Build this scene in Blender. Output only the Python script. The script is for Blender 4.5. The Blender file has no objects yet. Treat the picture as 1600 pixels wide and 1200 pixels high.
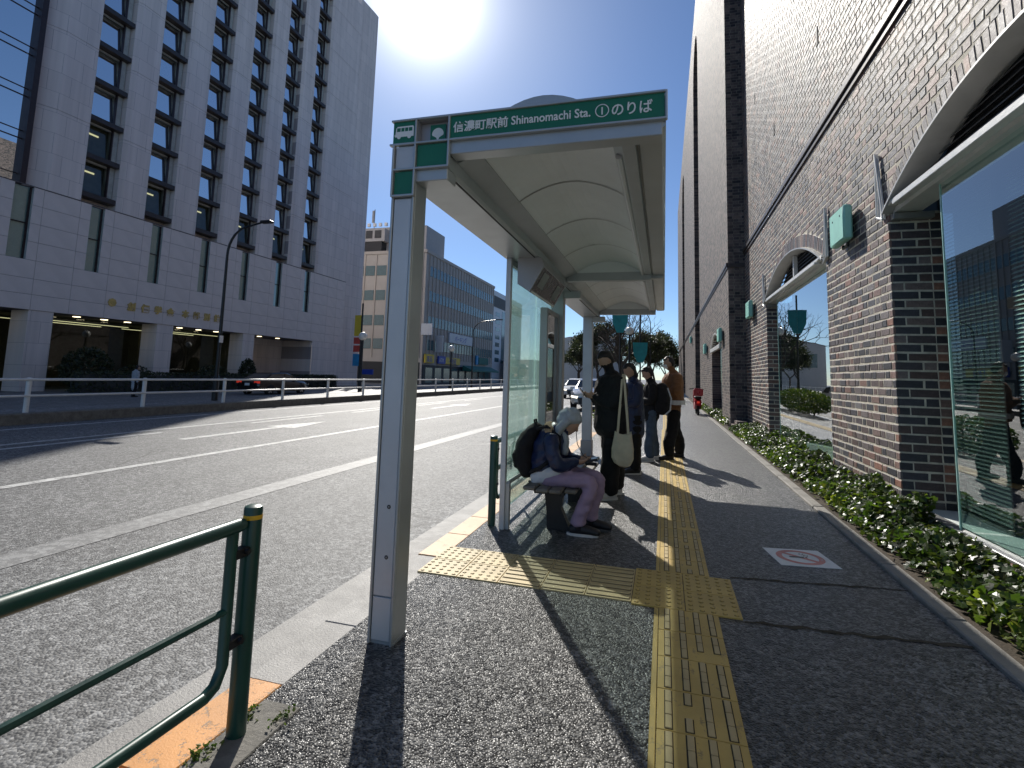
import bpy, bmesh, math, random
import numpy as np
from mathutils import Vector, Matrix, Euler, Quaternion
from mathutils import noise as mnoise

random.seed(7)
rng = np.random.default_rng(7)
PI = math.pi
sc = bpy.context.scene
C = bpy.context.collection

# ------------------------------------------------------------------ camera
cam_d = bpy.data.cameras.new("camera")
cam = bpy.data.objects.new("camera", cam_d)
C.objects.link(cam)
sc.camera = cam
YAW, PITCH, ROLL = 0.2800, 0.1083, 0.0291
F_PX, CX, CY = 827.3, 801.0, 496.5
fw = Vector((-math.sin(YAW) * math.cos(PITCH), math.cos(YAW) * math.cos(PITCH), math.sin(PITCH)))
r0 = Vector((math.cos(YAW), math.sin(YAW), 0))
u0 = r0.cross(fw)
rt = math.cos(ROLL) * r0 + math.sin(ROLL) * u0
up = -math.sin(ROLL) * r0 + math.cos(ROLL) * u0
M = Matrix((rt, up, -fw)).transposed().to_4x4()
M.translation = Vector((0, 0, 1.42))
cam.matrix_world = M
cam_d.sensor_fit = 'HORIZONTAL'
cam_d.sensor_width = 36
cam_d.lens = 36 * F_PX / 1600
cam_d.shift_x = (800 - CX) / 1600
cam_d.shift_y = -(600 - CY) / 1600
cam_d.clip_start = 0.05
cam_d.clip_end = 3000
sc.render.resolution_x, sc.render.resolution_y = 1024, 768

# ------------------------------------------------------------------ world, sun, exposure
SUN_EL, SUN_AZ = math.radians(36.7), math.radians(26.9)      # azimuth left of the street axis (+Y)
world = bpy.data.worlds.new("World")
sc.world = world
world.use_nodes = True
wn = world.node_tree
bg = wn.nodes["Background"]
sky = wn.nodes.new("ShaderNodeTexSky")
sky.sky_type = 'NISHITA'
sky.sun_disc = False
sky.sun_elevation = SUN_EL
sky.sun_rotation = -SUN_AZ
sky.air_density = 0.8
sky.dust_density = 0.15
sky.ozone_density = 1.3
tintn = wn.nodes.new("ShaderNodeMix")
tintn.data_type = 'RGBA'
tintn.blend_type = 'MULTIPLY'
tintn.inputs[0].default_value = 1
tintn.inputs[7].default_value = (0.76, 0.92, 1.12, 1)
wn.links.new(sky.outputs[0], tintn.inputs[6])
# bright glow added to the sky round the sun's direction, standing in for camera bloom
wtc = wn.nodes.new("ShaderNodeTexCoord")
wdot = wn.nodes.new("ShaderNodeVectorMath")
wdot.operation = 'DOT_PRODUCT'
wn.links.new(wtc.outputs['Generated'], wdot.inputs[0])
wdot.inputs[1].default_value = (-math.sin(SUN_AZ) * math.cos(SUN_EL), math.cos(SUN_AZ) * math.cos(SUN_EL), math.sin(SUN_EL))
wmax = wn.nodes.new("ShaderNodeMath")
wmax.operation = 'MAXIMUM'
wn.links.new(wdot.outputs['Value'], wmax.inputs[0])
wmax.inputs[1].default_value = 0.0
acc = tintn.outputs[2]
for power, gain in ((1500.0, 220.0), (260.0, 11.0), (36.0, 2.6)):
    pw = wn.nodes.new("ShaderNodeMath")
    pw.operation = 'POWER'
    wn.links.new(wmax.outputs[0], pw.inputs[0])
    pw.inputs[1].default_value = power
    vs_ = wn.nodes.new("ShaderNodeVectorMath")
    vs_.operation = 'SCALE'
    vs_.inputs[0].default_value = (1.0, 0.97, 0.9)
    gm = wn.nodes.new("ShaderNodeMath")
    gm.operation = 'MULTIPLY'
    wn.links.new(pw.outputs[0], gm.inputs[0])
    gm.inputs[1].default_value = gain
    wn.links.new(gm.outputs[0], vs_.inputs['Scale'])
    ad_ = wn.nodes.new("ShaderNodeVectorMath")
    ad_.operation = 'ADD'
    wn.links.new(acc, ad_.inputs[0])
    wn.links.new(vs_.outputs[0], ad_.inputs[1])
    acc = ad_.outputs[0]
wn.links.new(acc, bg.inputs[0])
bg.inputs[1].default_value = 0.071
sun_d = bpy.data.lights.new("sun", 'SUN')
sun_d.energy = 3.7
sun_d.angle = math.radians(0.53)
sun_d.color = (1.0, 0.955, 0.88)
sun = bpy.data.objects.new("sun", sun_d)
C.objects.link(sun)
sdir = Vector((-math.sin(SUN_AZ) * math.cos(SUN_EL), math.cos(SUN_AZ) * math.cos(SUN_EL), math.sin(SUN_EL)))
sun.rotation_euler = (-sdir).to_track_quat('-Z', 'Y').to_euler()
sun.location = sdir * 60
sc.view_settings.view_transform = 'Standard'
sc.view_settings.look = 'None'
sc.view_settings.exposure = 0.5
sc.view_settings.gamma = 1
sc.view_settings.use_curve_mapping = False
sc.cycles.max_bounces = 6
sc.cycles.transparent_max_bounces = 8
sc.cycles.use_denoising = True
sc.cycles.sample_clamp_indirect = 30
sc.cycles.blur_glossy = 1.0

# ------------------------------------------------------------------ materials
MATS = {}


class NT:
    def __init__(s, name):
        s.m = bpy.data.materials.new(name)
        s.m.use_nodes = True
        s.t = s.m.node_tree
        s.b = s.t.nodes["Principled BSDF"]
        s.out = s.t.nodes["Material Output"]
        MATS[name] = s.m

    def n(s, typ, props=None, **ins):
        nd = s.t.nodes.new(typ)
        for k, v in (props or {}).items():
            setattr(nd, k, v)
        for k, v in ins.items():
            s.put(nd, k, v)
        return nd

    def put(s, nd, k, v):
        sock = nd.inputs[int(k[1:])] if (k[0] == 'i' and k[1:].isdigit()) else nd.inputs[k.replace('_', ' ')]
        if isinstance(v, bpy.types.NodeSocket):
            s.t.links.new(v, sock)
        else:
            sock.default_value = v

    def coord(s, kind='Object', scale=None):
        tc = s.n("ShaderNodeTexCoord")
        o = tc.outputs[kind]
        if scale is not None:
            mp = s.n("ShaderNodeMapping", i0=o)
            mp.inputs['Scale'].default_value = scale
            o = mp.outputs[0]
        return o

    def ramp(s, fac, stops):
        r = s.n("ShaderNodeValToRGB", Fac=fac)
        e = r.color_ramp.elements
        while len(e) < len(stops):
            e.new(0.5)
        for el, (p, c) in zip(e, stops):
            el.position = p
            el.color = (*c, 1) if len(c) == 3 else c
        return r.outputs[0]

    def mix(s, f, a, b, mode='MIX'):
        nd = s.n("ShaderNodeMix", {'data_type': 'RGBA', 'blend_type': mode})
        s.put(nd, 'i0', f)
        s.put(nd, 'i6', a if not isinstance(a, tuple) or len(a) == 4 else (*a, 1))
        s.put(nd, 'i7', b if not isinstance(b, tuple) or len(b) == 4 else (*b, 1))
        return nd.outputs[2]

    def math(s, op, a, b=0.5):
        nd = s.n("ShaderNodeMath", {'operation': op}, i0=a, i1=b)
        return nd.outputs[0]

    def noise(s, co, scale, detail=4, rough=0.55):
        return s.n("ShaderNodeTexNoise", Vector=co, Scale=scale, Detail=detail, Roughness=rough).outputs[0]

    def bump(s, h, strength=0.3, dist=0.01):
        bp = s.n("ShaderNodeBump", Height=h, Strength=strength, Distance=dist)
        s.put(s.b, 'Normal', bp.outputs[0])

    def set(s, **k):
        for a, v in k.items():
            s.put(s.b, a, v)


def pm(name, col, rough=0.6, metal=0.0, var=0.18, scale=3.0, bump=0.0, bscale=60.0, spec=0.5, dirt=0.0, dirtcol=(0.05, 0.045, 0.04)):
    s = NT(name)
    co = s.coord()
    nz = s.noise(co, scale, 5, 0.6)
    lo = tuple(c * (1 - var) for c in col)
    hi = tuple(min(1, c * (1 + var)) for c in col)
    c = s.ramp(nz, [(0.3, lo), (0.7, hi)])
    if dirt > 0:
        nd = s.noise(co, scale * 2.7, 8, 0.7)
        f = s.ramp(nd, [(0.5, (0, 0, 0)), (0.75, (dirt, dirt, dirt))])
        c = s.mix(f, c, dirtcol)
    s.set(Base_Color=c, Roughness=rough, Metallic=metal)
    s.b.inputs['Specular IOR Level'].default_value = spec
    rr = s.n("ShaderNodeMapRange", Value=s.noise(co, scale * 4, 3), i3=max(0.02, rough - 0.12), i4=min(1, rough + 0.12))
    s.set(Roughness=rr.outputs[0])
    if bump > 0:
        s.bump(s.noise(co, bscale, 4), bump, 0.01)
    return s.m


def asphalt(name, stone_lo, stone_hi, vs, rough, bstr, patch=0.2, crack=True, bd=0.006, spec=0.5):
    s = NT(name)
    co = s.coord()
    v = s.n("ShaderNodeTexVoronoi", Vector=co, Scale=vs)
    v2 = s.n("ShaderNodeTexVoronoi", Vector=co, Scale=vs * 0.47)
    g = s.n("ShaderNodeSeparateColor", i0=v.outputs['Color']).outputs[0]
    g2 = s.n("ShaderNodeSeparateColor", i0=v2.outputs['Color']).outputs[1]
    gg = s.math('MULTIPLY', g, g2)
    c = s.ramp(gg, [(0.0, stone_lo), (0.12, tuple(a * 0.85 + b * 0.15 for a, b in zip(stone_lo, stone_hi))), (0.4, tuple(a * 0.5 + b * 0.5 for a, b in zip(stone_lo, stone_hi))), (1.0, stone_hi)])
    big = s.noise(co, 0.7, 6, 0.65)
    f = s.ramp(big, [(0.35, (1 - patch,) * 3), (0.65, (1 + patch,) * 3)])
    c = s.mix(1.0, c, f, 'MULTIPLY')
    st = s.noise(s.coord('Object', (1.1, 0.035, 1)), 1.0, 5, 0.6)
    fs = s.ramp(st, [(0.35, (1 - patch * .9,) * 3), (0.65, (1 + patch * .9,) * 3)])
    c = s.mix(1.0, c, fs, 'MULTIPLY')
    spot = s.ramp(s.noise(co, 2.6, 7, 0.7), [(0.66, (0, 0, 0)), (0.74, (0.6,) * 3)])
    c = s.mix(spot, c, tuple(a * 0.7 + b * 0.08 for a, b in zip(stone_lo, stone_hi)))
    if crack:
        w = s.n("ShaderNodeTexVoronoi", {'feature': 'DISTANCE_TO_EDGE'}, Scale=0.35)
        wn_ = s.n("ShaderNodeTexNoise", Vector=co, Scale=1.6, Detail=6)
        wc = s.mix(0.22, co, wn_.outputs['Color'])
        s.put(w, 'Vector', wc)
        cf = s.ramp(w.outputs[0], [(0.0, (0.75,) * 3), (0.012, (0, 0, 0))])
        gate = s.ramp(s.noise(co, 0.5, 2), [(0.5, (0, 0, 0)), (0.6, (1, 1, 1))])
        cf = s.mix(1.0, cf, gate, 'MULTIPLY')
        c = s.mix(cf, c, (0.012, 0.012, 0.012))
    s.set(Base_Color=c, Roughness=rough)
    s.b.inputs['Specular IOR Level'].default_value = spec
    h = s.math('SUBTRACT', 1.0, v.outputs['Distance'])
    h2 = s.math('ADD', h, s.math('MULTIPLY', g, 0.8))
    s.bump(h2, bstr, bd)
    return s.m


asphalt("pavement_asphalt", (0.003, 0.003, 0.0035), (0.26, 0.257, 0.247), 84, 0.36, 1.0, 0.2, True, 0.008, 0.6)
asphalt("road_asphalt", (0.05, 0.051, 0.053), (0.34, 0.34, 0.335), 70, 0.66, 0.7, 0.14, True, 0.006)
asphalt("far_paving", (0.10, 0.10, 0.10), (0.3, 0.3, 0.29), 20, 0.6, 0.3, 0.15, False)
pm("gutter_concrete", (0.27, 0.26, 0.245), 0.62, var=0.25, scale=2.2, bump=0.5, bscale=90, dirt=0.5, dirtcol=(0.1, 0.095, 0.09))
pm("kerb_concrete", (0.25, 0.235, 0.21), 0.75, var=0.22, scale=3, bump=0.6, bscale=80, dirt=0.6, dirtcol=(0.08, 0.07, 0.06))
pm("footing_concrete", (0.17, 0.16, 0.14), 0.85, var=0.3, scale=6, bump=0.6, bscale=60, dirt=0.6)
pm("soil", (0.06, 0.045, 0.03), 0.95, var=0.4, scale=8, bump=0.8, bscale=60)




def worn_paint(name, col, under, amount, rough=0.6, scale=9.0):
    s = NT(name)
    co = s.coord()
    a = s.noise(co, scale, 9, 0.75)
    b = s.noise(co, scale * 6, 4, 0.7)
    h = s.math('ADD', s.math('MULTIPLY', a, 0.7), s.math('MULTIPLY', b, 0.3))
    f = s.ramp(h, [(amount - 0.03, (0, 0, 0)), (amount + 0.03, (1, 1, 1))])
    base = s.ramp(s.noise(co, 3.0), [(0.3, tuple(c * 0.82 for c in col)), (0.7, tuple(min(1, c * 1.12) for c in col))])
    c = s.mix(f, base, under)
    s.set(Base_Color=c, Roughness=rough)
    s.bump(s.math('SUBTRACT', s.noise(co, 120, 3), s.math('MULTIPLY', f, 0.8)), 0.35, 0.003)
    return s.m


worn_paint("white_paint_line", (0.56, 0.56, 0.54), (0.22, 0.22, 0.215), 0.535, scale=7.0)
worn_paint("worn_paint_line", (0.3, 0.3, 0.295), (0.17, 0.17, 0.168), 0.49, scale=11.0)
worn_paint("orange_kerb_paint", (0.64, 0.27, 0.05), (0.26, 0.18, 0.11), 0.56, scale=14.0)
worn_paint("faded_orange_paint", (0.66, 0.42, 0.22), (0.35, 0.28, 0.22), 0.58)
worn_paint("tactile_yellow", (0.52, 0.36, 0.095), (0.27, 0.2, 0.09), 0.6)
worn_paint("tactile_bar_tan", (0.47, 0.36, 0.17), (0.3, 0.23, 0.12), 0.6)
worn_paint("tactile_beige", (0.54, 0.42, 0.2), (0.33, 0.26, 0.15), 0.64)
pm("tactile_dirt", (0.045, 0.035, 0.02), 0.9, var=0.4, scale=20)
pm("tactile_groove", (0.10, 0.08, 0.045), 0.85, var=0.4, scale=20)

# shelter and street metal
pm("shelter_steel", (0.43, 0.455, 0.465), 0.38, metal=0.45, var=0.08, scale=2.5, bump=0.04, bscale=30, dirt=0.12, dirtcol=(0.2, 0.19, 0.17))
pm("shelter_panel", (0.56, 0.57, 0.585), 0.42, metal=0.25, var=0.07, scale=2.0, dirt=0.12, dirtcol=(0.24, 0.23, 0.22))
pm("shelter_ceiling", (0.70, 0.735, 0.745), 0.5, var=0.06, scale=1.5, dirt=0.12, dirtcol=(0.35, 0.33, 0.28))
pm("dark_seam", (0.02, 0.02, 0.022), 0.7)
pm("sign_green", (0.008, 0.155, 0.085), 0.42, var=0.07, scale=4)
pm("sign_white", (0.78, 0.8, 0.79), 0.45, var=0.05)
pm("emblem_plate", (0.36, 0.35, 0.36), 0.4, metal=0.4, var=0.08)
pm("rail_green", (0.006, 0.052, 0.038), 0.36, var=0.2, scale=6, spec=0.6)
pm("rail_band_yellow", (0.75, 0.42, 0.02), 0.5)
pm("black_rubber", (0.012, 0.012, 0.013), 0.6)
pm("black_metal", (0.02, 0.02, 0.022), 0.4, metal=0.3)
pm("white_rail", (0.72, 0.72, 0.7), 0.45, var=0.08, dirt=0.25, dirtcol=(0.4, 0.37, 0.33))
pm("bench_wood", (0.16, 0.145, 0.12), 0.55, var=0.25, scale=12)
pm("lamp_pole_dark", (0.018, 0.02, 0.022), 0.4, metal=0.2)
pm("teal_box", (0.3, 0.66, 0.55), 0.5, var=0.1, scale=4, dirt=0.15, dirtcol=(0.2, 0.35, 0.3))
pm("white_metal", (0.66, 0.66, 0.64), 0.4, metal=0.15, var=0.07)
pm("trim_grey", (0.46, 0.46, 0.45), 0.42, metal=0.2, var=0.08, dirt=0.2, dirtcol=(0.25, 0.24, 0.22))
pm("grey_metal", (0.3, 0.3, 0.3), 0.4, metal=0.5, var=0.1)
pm("louvre_dark", (0.05, 0.05, 0.052), 0.5, metal=0.2)
pm("sign_plate_white", (0.74, 0.75, 0.76), 0.6, var=0.08, dirt=0.3, dirtcol=(0.3, 0.3, 0.3))
worn_paint("sign_pink", (0.58, 0.22, 0.2), (0.5, 0.42, 0.41), 0.6)
pm("sign_dark", (0.06, 0.065, 0.07), 0.6)
pm("display_face", (0.035, 0.04, 0.045), 0.25)
pm("display_label", (0.22, 0.24, 0.24), 0.5)
pm("poster_dark", (0.09, 0.075, 0.06), 0.6, var=0.5, scale=3)


def glass(name, tint, rough=0.0, f0=0.05, milky=0.0, milkcol=(0.75, 0.88, 0.83)):
    s = NT(name)
    tr = s.n("ShaderNodeBsdfTransparent", Color=(*tint, 1))
    base = tr.outputs[0]
    if milky > 0:
        co = s.coord()
        nz = s.ramp(s.noise(co, 2.2, 6, 0.65), [(0.3, (milky * 0.8,) * 3), (0.75, (min(1, milky * 1.25),) * 3)])
        tl = s.n("ShaderNodeBsdfTranslucent", Color=(*milkcol, 1))
        df = s.n("ShaderNodeBsdfDiffuse", Color=(*milkcol, 1))
        ad = s.n("ShaderNodeMixShader", i0=0.25, i1=tl.outputs[0], i2=df.outputs[0])
        mx = s.n("ShaderNodeMixShader", i0=nz, i1=base, i2=ad.outputs[0])
        base = mx.outputs[0]
    gl = s.n("ShaderNodeBsdfGlossy", Roughness=rough)
    gl.inputs['Color'].default_value = (0.95, 0.97, 0.97, 1)
    lw = s.n("ShaderNodeLayerWeight")
    f5 = s.math('POWER', lw.outputs['Facing'], 4.0)
    fr = s.math('ADD', f0, s.math('MULTIPLY', f5, 1 - f0))
    mx = s.n("ShaderNodeMixShader", i0=fr, i1=base, i2=gl.outputs[0])
    s.t.links.new(mx.outputs[0], s.out.inputs[0])
    return s.m


glass("shelter_glass", (0.92, 0.99, 0.96), 0.03, 0.01, milky=0.28, milkcol=(0.62, 0.9, 0.82))
glass("shop_glass", (0.62, 0.76, 0.73), 0.01, 0.18)
glass("clear_shop_glass", (0.72, 0.84, 0.81), 0.005, 0.36)
glass("lobby_glass", (0.45, 0.52, 0.48), 0.0, 0.07)
glass("mirror_glass", (0.12, 0.14, 0.16), 0.0, 0.93)
glass("poster_glass", (0.7, 0.72, 0.7), 0.02, 0.1)
pm("glass_edge", (0.38, 0.6, 0.53), 0.25)
pm("blind_mint", (0.66, 0.76, 0.72), 0.7, var=0.05)
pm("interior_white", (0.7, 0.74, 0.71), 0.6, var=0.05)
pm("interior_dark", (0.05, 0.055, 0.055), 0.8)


def brick_mat(name, metal=0):
    s = NT(name)
    at = s.n("ShaderNodeAttribute", {'attribute_name': 'tint'})
    t = at.outputs['Fac']
    c = s.ramp(t, [(0.0, (0.03, 0.03, 0.038)), (0.25, (0.062, 0.06, 0.074)), (0.45, (0.105, 0.066, 0.06)),
                   (0.62, (0.135, 0.125, 0.128)), (0.8, (0.2, 0.105, 0.08)), (0.93, (0.175, 0.168, 0.172)), (1.0, (0.28, 0.135, 0.092))])
    co = s.coord()
    nz = s.noise(co, 22, 6, 0.7)
    f = s.ramp(nz, [(0.3, (0.72,) * 3), (0.7, (1.3,) * 3)])
    c = s.mix(1.0, c, f, 'MULTIPLY')
    fl = s.ramp(s.noise(co, 0.9, 6, 0.65), [(0.3, (0.72,) * 3), (0.7, (1.3,) * 3)])
    c = s.mix(1.0, c, fl, 'MULTIPLY')
    eff = s.ramp(s.noise(co, 3.3, 8, 0.75), [(0.66, (0, 0, 0)), (0.8, (0.35,) * 3)])
    c = s.mix(eff, c, (0.34, 0.33, 0.31))
    pit = s.ramp(s.noise(co, 70, 3, 0.6), [(0.64, (0, 0, 0)), (0.72, (1, 1, 1))])
    c = s.mix(pit, c, (0.03, 0.026, 0.025))
    s.set(Base_Color=c)
    rr = s.n("ShaderNodeMapRange", Value=s.noise(co, 9, 3), i3=0.42, i4=0.7)
    s.set(Roughness=rr.outputs[0])
    s.bump(s.math('SUBTRACT', s.noise(co, 45, 5, 0.65), s.math('MULTIPLY', pit, 0.5)), 0.55, 0.008)
    return s.m


brick_mat("dark_brick")
pm("mortar", (0.6, 0.555, 0.46), 0.9, var=0.25, scale=9, bump=0.5, bscale=120, dirt=0.4, dirtcol=(0.14, 0.13, 0.11))


def far_brick(name, axis):
    s = NT(name)
    co = s.coord()
    sep = s.n("ShaderNodeSeparateXYZ", i0=co)
    cb = s.n("ShaderNodeCombineXYZ", i0=sep.outputs[axis], i1=sep.outputs[2])
    br = s.n("ShaderNodeTexBrick", {'offset': 0.5, 'squash': 0.6, 'squash_frequency': 2}, Vector=cb.outputs[0], Scale=1.0, Mortar_Size=0.007,
             Brick_Width=0.27, Row_Height=0.1, Bias=0.0)
    br.inputs['Mortar Smooth'].default_value = 0.2
    br.inputs['Color1'].default_value = (0.045, 0.043, 0.05, 1)
    br.inputs['Color2'].default_value = (0.23, 0.18, 0.16, 1)
    br.inputs['Mortar'].default_value = (0.3, 0.28, 0.235, 1)
    f = s.ramp(s.noise(co, 5, 9, 0.8), [(0.32, (0.55,) * 3), (0.68, (1.45,) * 3)])
    s.set(Base_Color=s.mix(1.0, br.outputs[0], f, 'MULTIPLY'), Roughness=0.68)
    s.b.inputs['Specular IOR Level'].default_value = 0.3
    h = s.math('SUBTRACT', s.math('MULTIPLY', s.noise(co, 14, 6, 0.75), 1.2), s.math('MULTIPLY', br.outputs[1], 0.9))
    s.bump(h, 1.0, 0.035)
    return s.m


far_brick("far_brick_side", 1)
far_brick("far_brick_front", 0)


def jointed(name, col, rough, py, pz, jw, jcol, ax=1, var=0.1):
    """stone cladding with fine joints too thin to build"""
    s = NT(name)
    co = s.coord()
    sep = s.n("ShaderNodeSeparateXYZ", i0=co)
    cb = s.n("ShaderNodeCombineXYZ", i0=sep.outputs[ax], i1=sep.outputs[2])
    br = s.n("ShaderNodeTexBrick", {'offset': 0.5}, Vector=cb.outputs[0], Scale=1.0, Mortar_Size=jw, Brick_Width=py, Row_Height=pz)
    br.inputs['Color1'].default_value = (*[c * (1 - var) for c in col], 1)
    br.inputs['Color2'].default_value = (*[c * (1 + var) for c in col], 1)
    br.inputs['Mortar'].default_value = (*jcol, 1)
    stv = s.noise(s.coord('Object', (1.5, 1.5, 0.06)), 1.0, 6, 0.6)
    f = s.ramp(stv, [(0.3, (0.86,) * 3), (0.7, (1.1,) * 3)])
    s.set(Base_Color=s.mix(1.0, br.outputs[0], f, 'MULTIPLY'), Roughness=rough)
    return s.m


jointed("granite", (0.77, 0.685, 0.645), 0.55, 1.1, 1.22, 0.008, (0.36, 0.32, 0.325), var=0.04)
pm("granite_plain", (0.77, 0.685, 0.645), 0.55, var=0.06, scale=1.0)
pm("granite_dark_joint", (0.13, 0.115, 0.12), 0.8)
pm("ledge_bronze", (0.055, 0.045, 0.043), 0.45, metal=0.3)
pm("bronze_frame", (0.045, 0.03, 0.03), 0.4, metal=0.3)
pm("window_jamb", (0.45, 0.47, 0.44), 0.5)
pm("gold_letter", (0.6, 0.44, 0.15), 0.45, metal=0.2)
pm("lobby_wall", (0.24, 0.2, 0.14), 0.7, var=0.2)
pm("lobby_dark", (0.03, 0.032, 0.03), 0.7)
pm("office_clad", (0.46, 0.43, 0.39), 0.7, var=0.08, scale=0.6)
pm("office_fin", (0.46, 0.42, 0.37), 0.65, var=0.06)
pm("office_grey", (0.42, 0.41, 0.40), 0.7, var=0.08)
pm("white_clad", (0.62, 0.65, 0.68), 0.5, var=0.05)
pm("office_glass", (0.05, 0.12, 0.14), 0.15, spec=0.6)
pm("shop_dark", (0.03, 0.03, 0.032), 0.6)
pm("sign_yellow", (0.75, 0.55, 0.05), 0.5, var=0.05)
pm("sign_blue", (0.02, 0.06, 0.42), 0.5, var=0.05)
pm("sign_red", (0.6, 0.08, 0.06), 0.5)
pm("sign_cyan", (0.03, 0.3, 0.6), 0.5)
pm("awning_green", (0.01, 0.14, 0.11), 0.6)
pm("banner_teal", (0.02, 0.28, 0.29), 0.6)
pm("lamp_globe", (0.8, 0.8, 0.76), 0.35, var=0.02)


def emit(name, col, st):
    s = NT(name)
    s.set(Base_Color=(*col, 1), Roughness=0.5)
    s.b.inputs['Emission Color'].default_value = (*col, 1)
    s.b.inputs['Emission Strength'].default_value = st
    return s.m


emit("downlight", (1.0, 0.85, 0.55), 2.5)
emit("lobby_tube", (1.0, 0.86, 0.5), 0.9)
emit("tail_lamp", (0.6, 0.04, 0.02), 0.35)
emit("head_lamp", (1.0, 0.9, 0.75), 1.5)


def leafmat(name, c1, c2, c3, rough=0.4, trans=0.35):
    s = NT(name)
    at = s.n("ShaderNodeAttribute", {'attribute_name': 'tint'})
    c = s.ramp(at.outputs['Fac'], [(0.0, c1), (0.55, c2), (1.0, c3)])
    s.set(Base_Color=c, Roughness=rough)
    tl = s.n("ShaderNodeBsdfTranslucent", Color=s.mix(1.0, c, (1.5, 1.7, 0.7, 1), 'MULTIPLY'))
    mx = s.n("ShaderNodeMixShader", i0=trans, i1=s.b.outputs[0], i2=tl.outputs[0])
    s.t.links.new(mx.outputs[0], s.out.inputs[0])
    return s.m


leafmat("ivy_leaf", (0.03, 0.034, 0.012), (0.058, 0.105, 0.022), (0.24, 0.26, 0.035), 0.34, 0.42)
leafmat("hedge_leaf", (0.02, 0.045, 0.01), (0.05, 0.09, 0.015), (0.16, 0.18, 0.02), 0.4, 0.35)
leafmat("dark_leaf", (0.024, 0.03, 0.017), (0.042, 0.054, 0.026), (0.08, 0.086, 0.042), 0.5, 0.2)
leafmat("grass_leaf", (0.03, 0.06, 0.01), (0.07, 0.12, 0.02), (0.2, 0.2, 0.05), 0.6, 0.3)
pm("bark", (0.07, 0.055, 0.042), 0.9, var=0.3, scale=5, bump=0.6, bscale=20)
pm("dry_stem", (0.22, 0.16, 0.09), 0.9, var=0.3, scale=10)

# clothing and people
pm("skin", (0.42, 0.26, 0.18), 0.55, var=0.05)
pm("hair_black", (0.012, 0.010, 0.010), 0.5, var=0.3, scale=40)
pm("cloth_black", (0.006, 0.006, 0.008), 0.85, var=0.3, scale=14, bump=0.5, bscale=22)
pm("cloth_black_trouser", (0.005, 0.005, 0.006), 0.9, var=0.3, scale=10, bump=0.6, bscale=14)
pm("cloth_navy", (0.008, 0.017, 0.06), 0.42, var=0.3, scale=9, bump=0.7, bscale=14)
pm("cloth_lilac", (0.33, 0.235, 0.325), 0.85, var=0.12, scale=7, bump=0.7, bscale=13)
pm("cloth_brown", (0.21, 0.092, 0.035), 0.8, var=0.2, scale=9, bump=0.6, bscale=16)
pm("cloth_white", (0.62, 0.62, 0.62), 0.85, var=0.08, scale=9, bump=0.4, bscale=20)
pm("cloth_grey_knit", (0.36, 0.39, 0.41), 0.95, var=0.12, scale=30, bump=0.8, bscale=60)
pm("cloth_jeans", (0.06, 0.09, 0.13), 0.85, var=0.25, scale=12, bump=0.4, bscale=30)
pm("cloth_grey_coat", (0.4, 0.42, 0.45), 0.9, var=0.15, scale=8)
pm("canvas_tote", (0.55, 0.48, 0.35), 0.9, var=0.1, scale=10, bump=0.4, bscale=60)
pm("fur_tan", (0.35, 0.25, 0.14), 0.95, var=0.35, scale=40, bump=1.0, bscale=60)
pm("shoe_white", (0.55, 0.53, 0.5), 0.6, var=0.1)
pm("shoe_black", (0.012, 0.012, 0.014), 0.6)
pm("phone_black", (0.01, 0.01, 0.012), 0.2)
pm("paper_white", (0.72, 0.72, 0.7), 0.6)

# vehicles
pm("car_black", (0.008, 0.009, 0.012), 0.12, spec=0.7, var=0.1)
pm("car_silver", (0.42, 0.44, 0.47), 0.18, metal=0.6, var=0.04)
pm("car_white", (0.65, 0.66, 0.66), 0.2, var=0.03)
pm("car_glass", (0.015, 0.02, 0.022), 0.04, spec=0.8)
pm("chrome", (0.6, 0.6, 0.6), 0.15, metal=1.0)
pm("tyre", (0.015, 0.015, 0.015), 0.85)
pm("alloy", (0.4, 0.4, 0.4), 0.3, metal=0.8)
pm("scooter_red", (0.4, 0.015, 0.02), 0.3)


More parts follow.
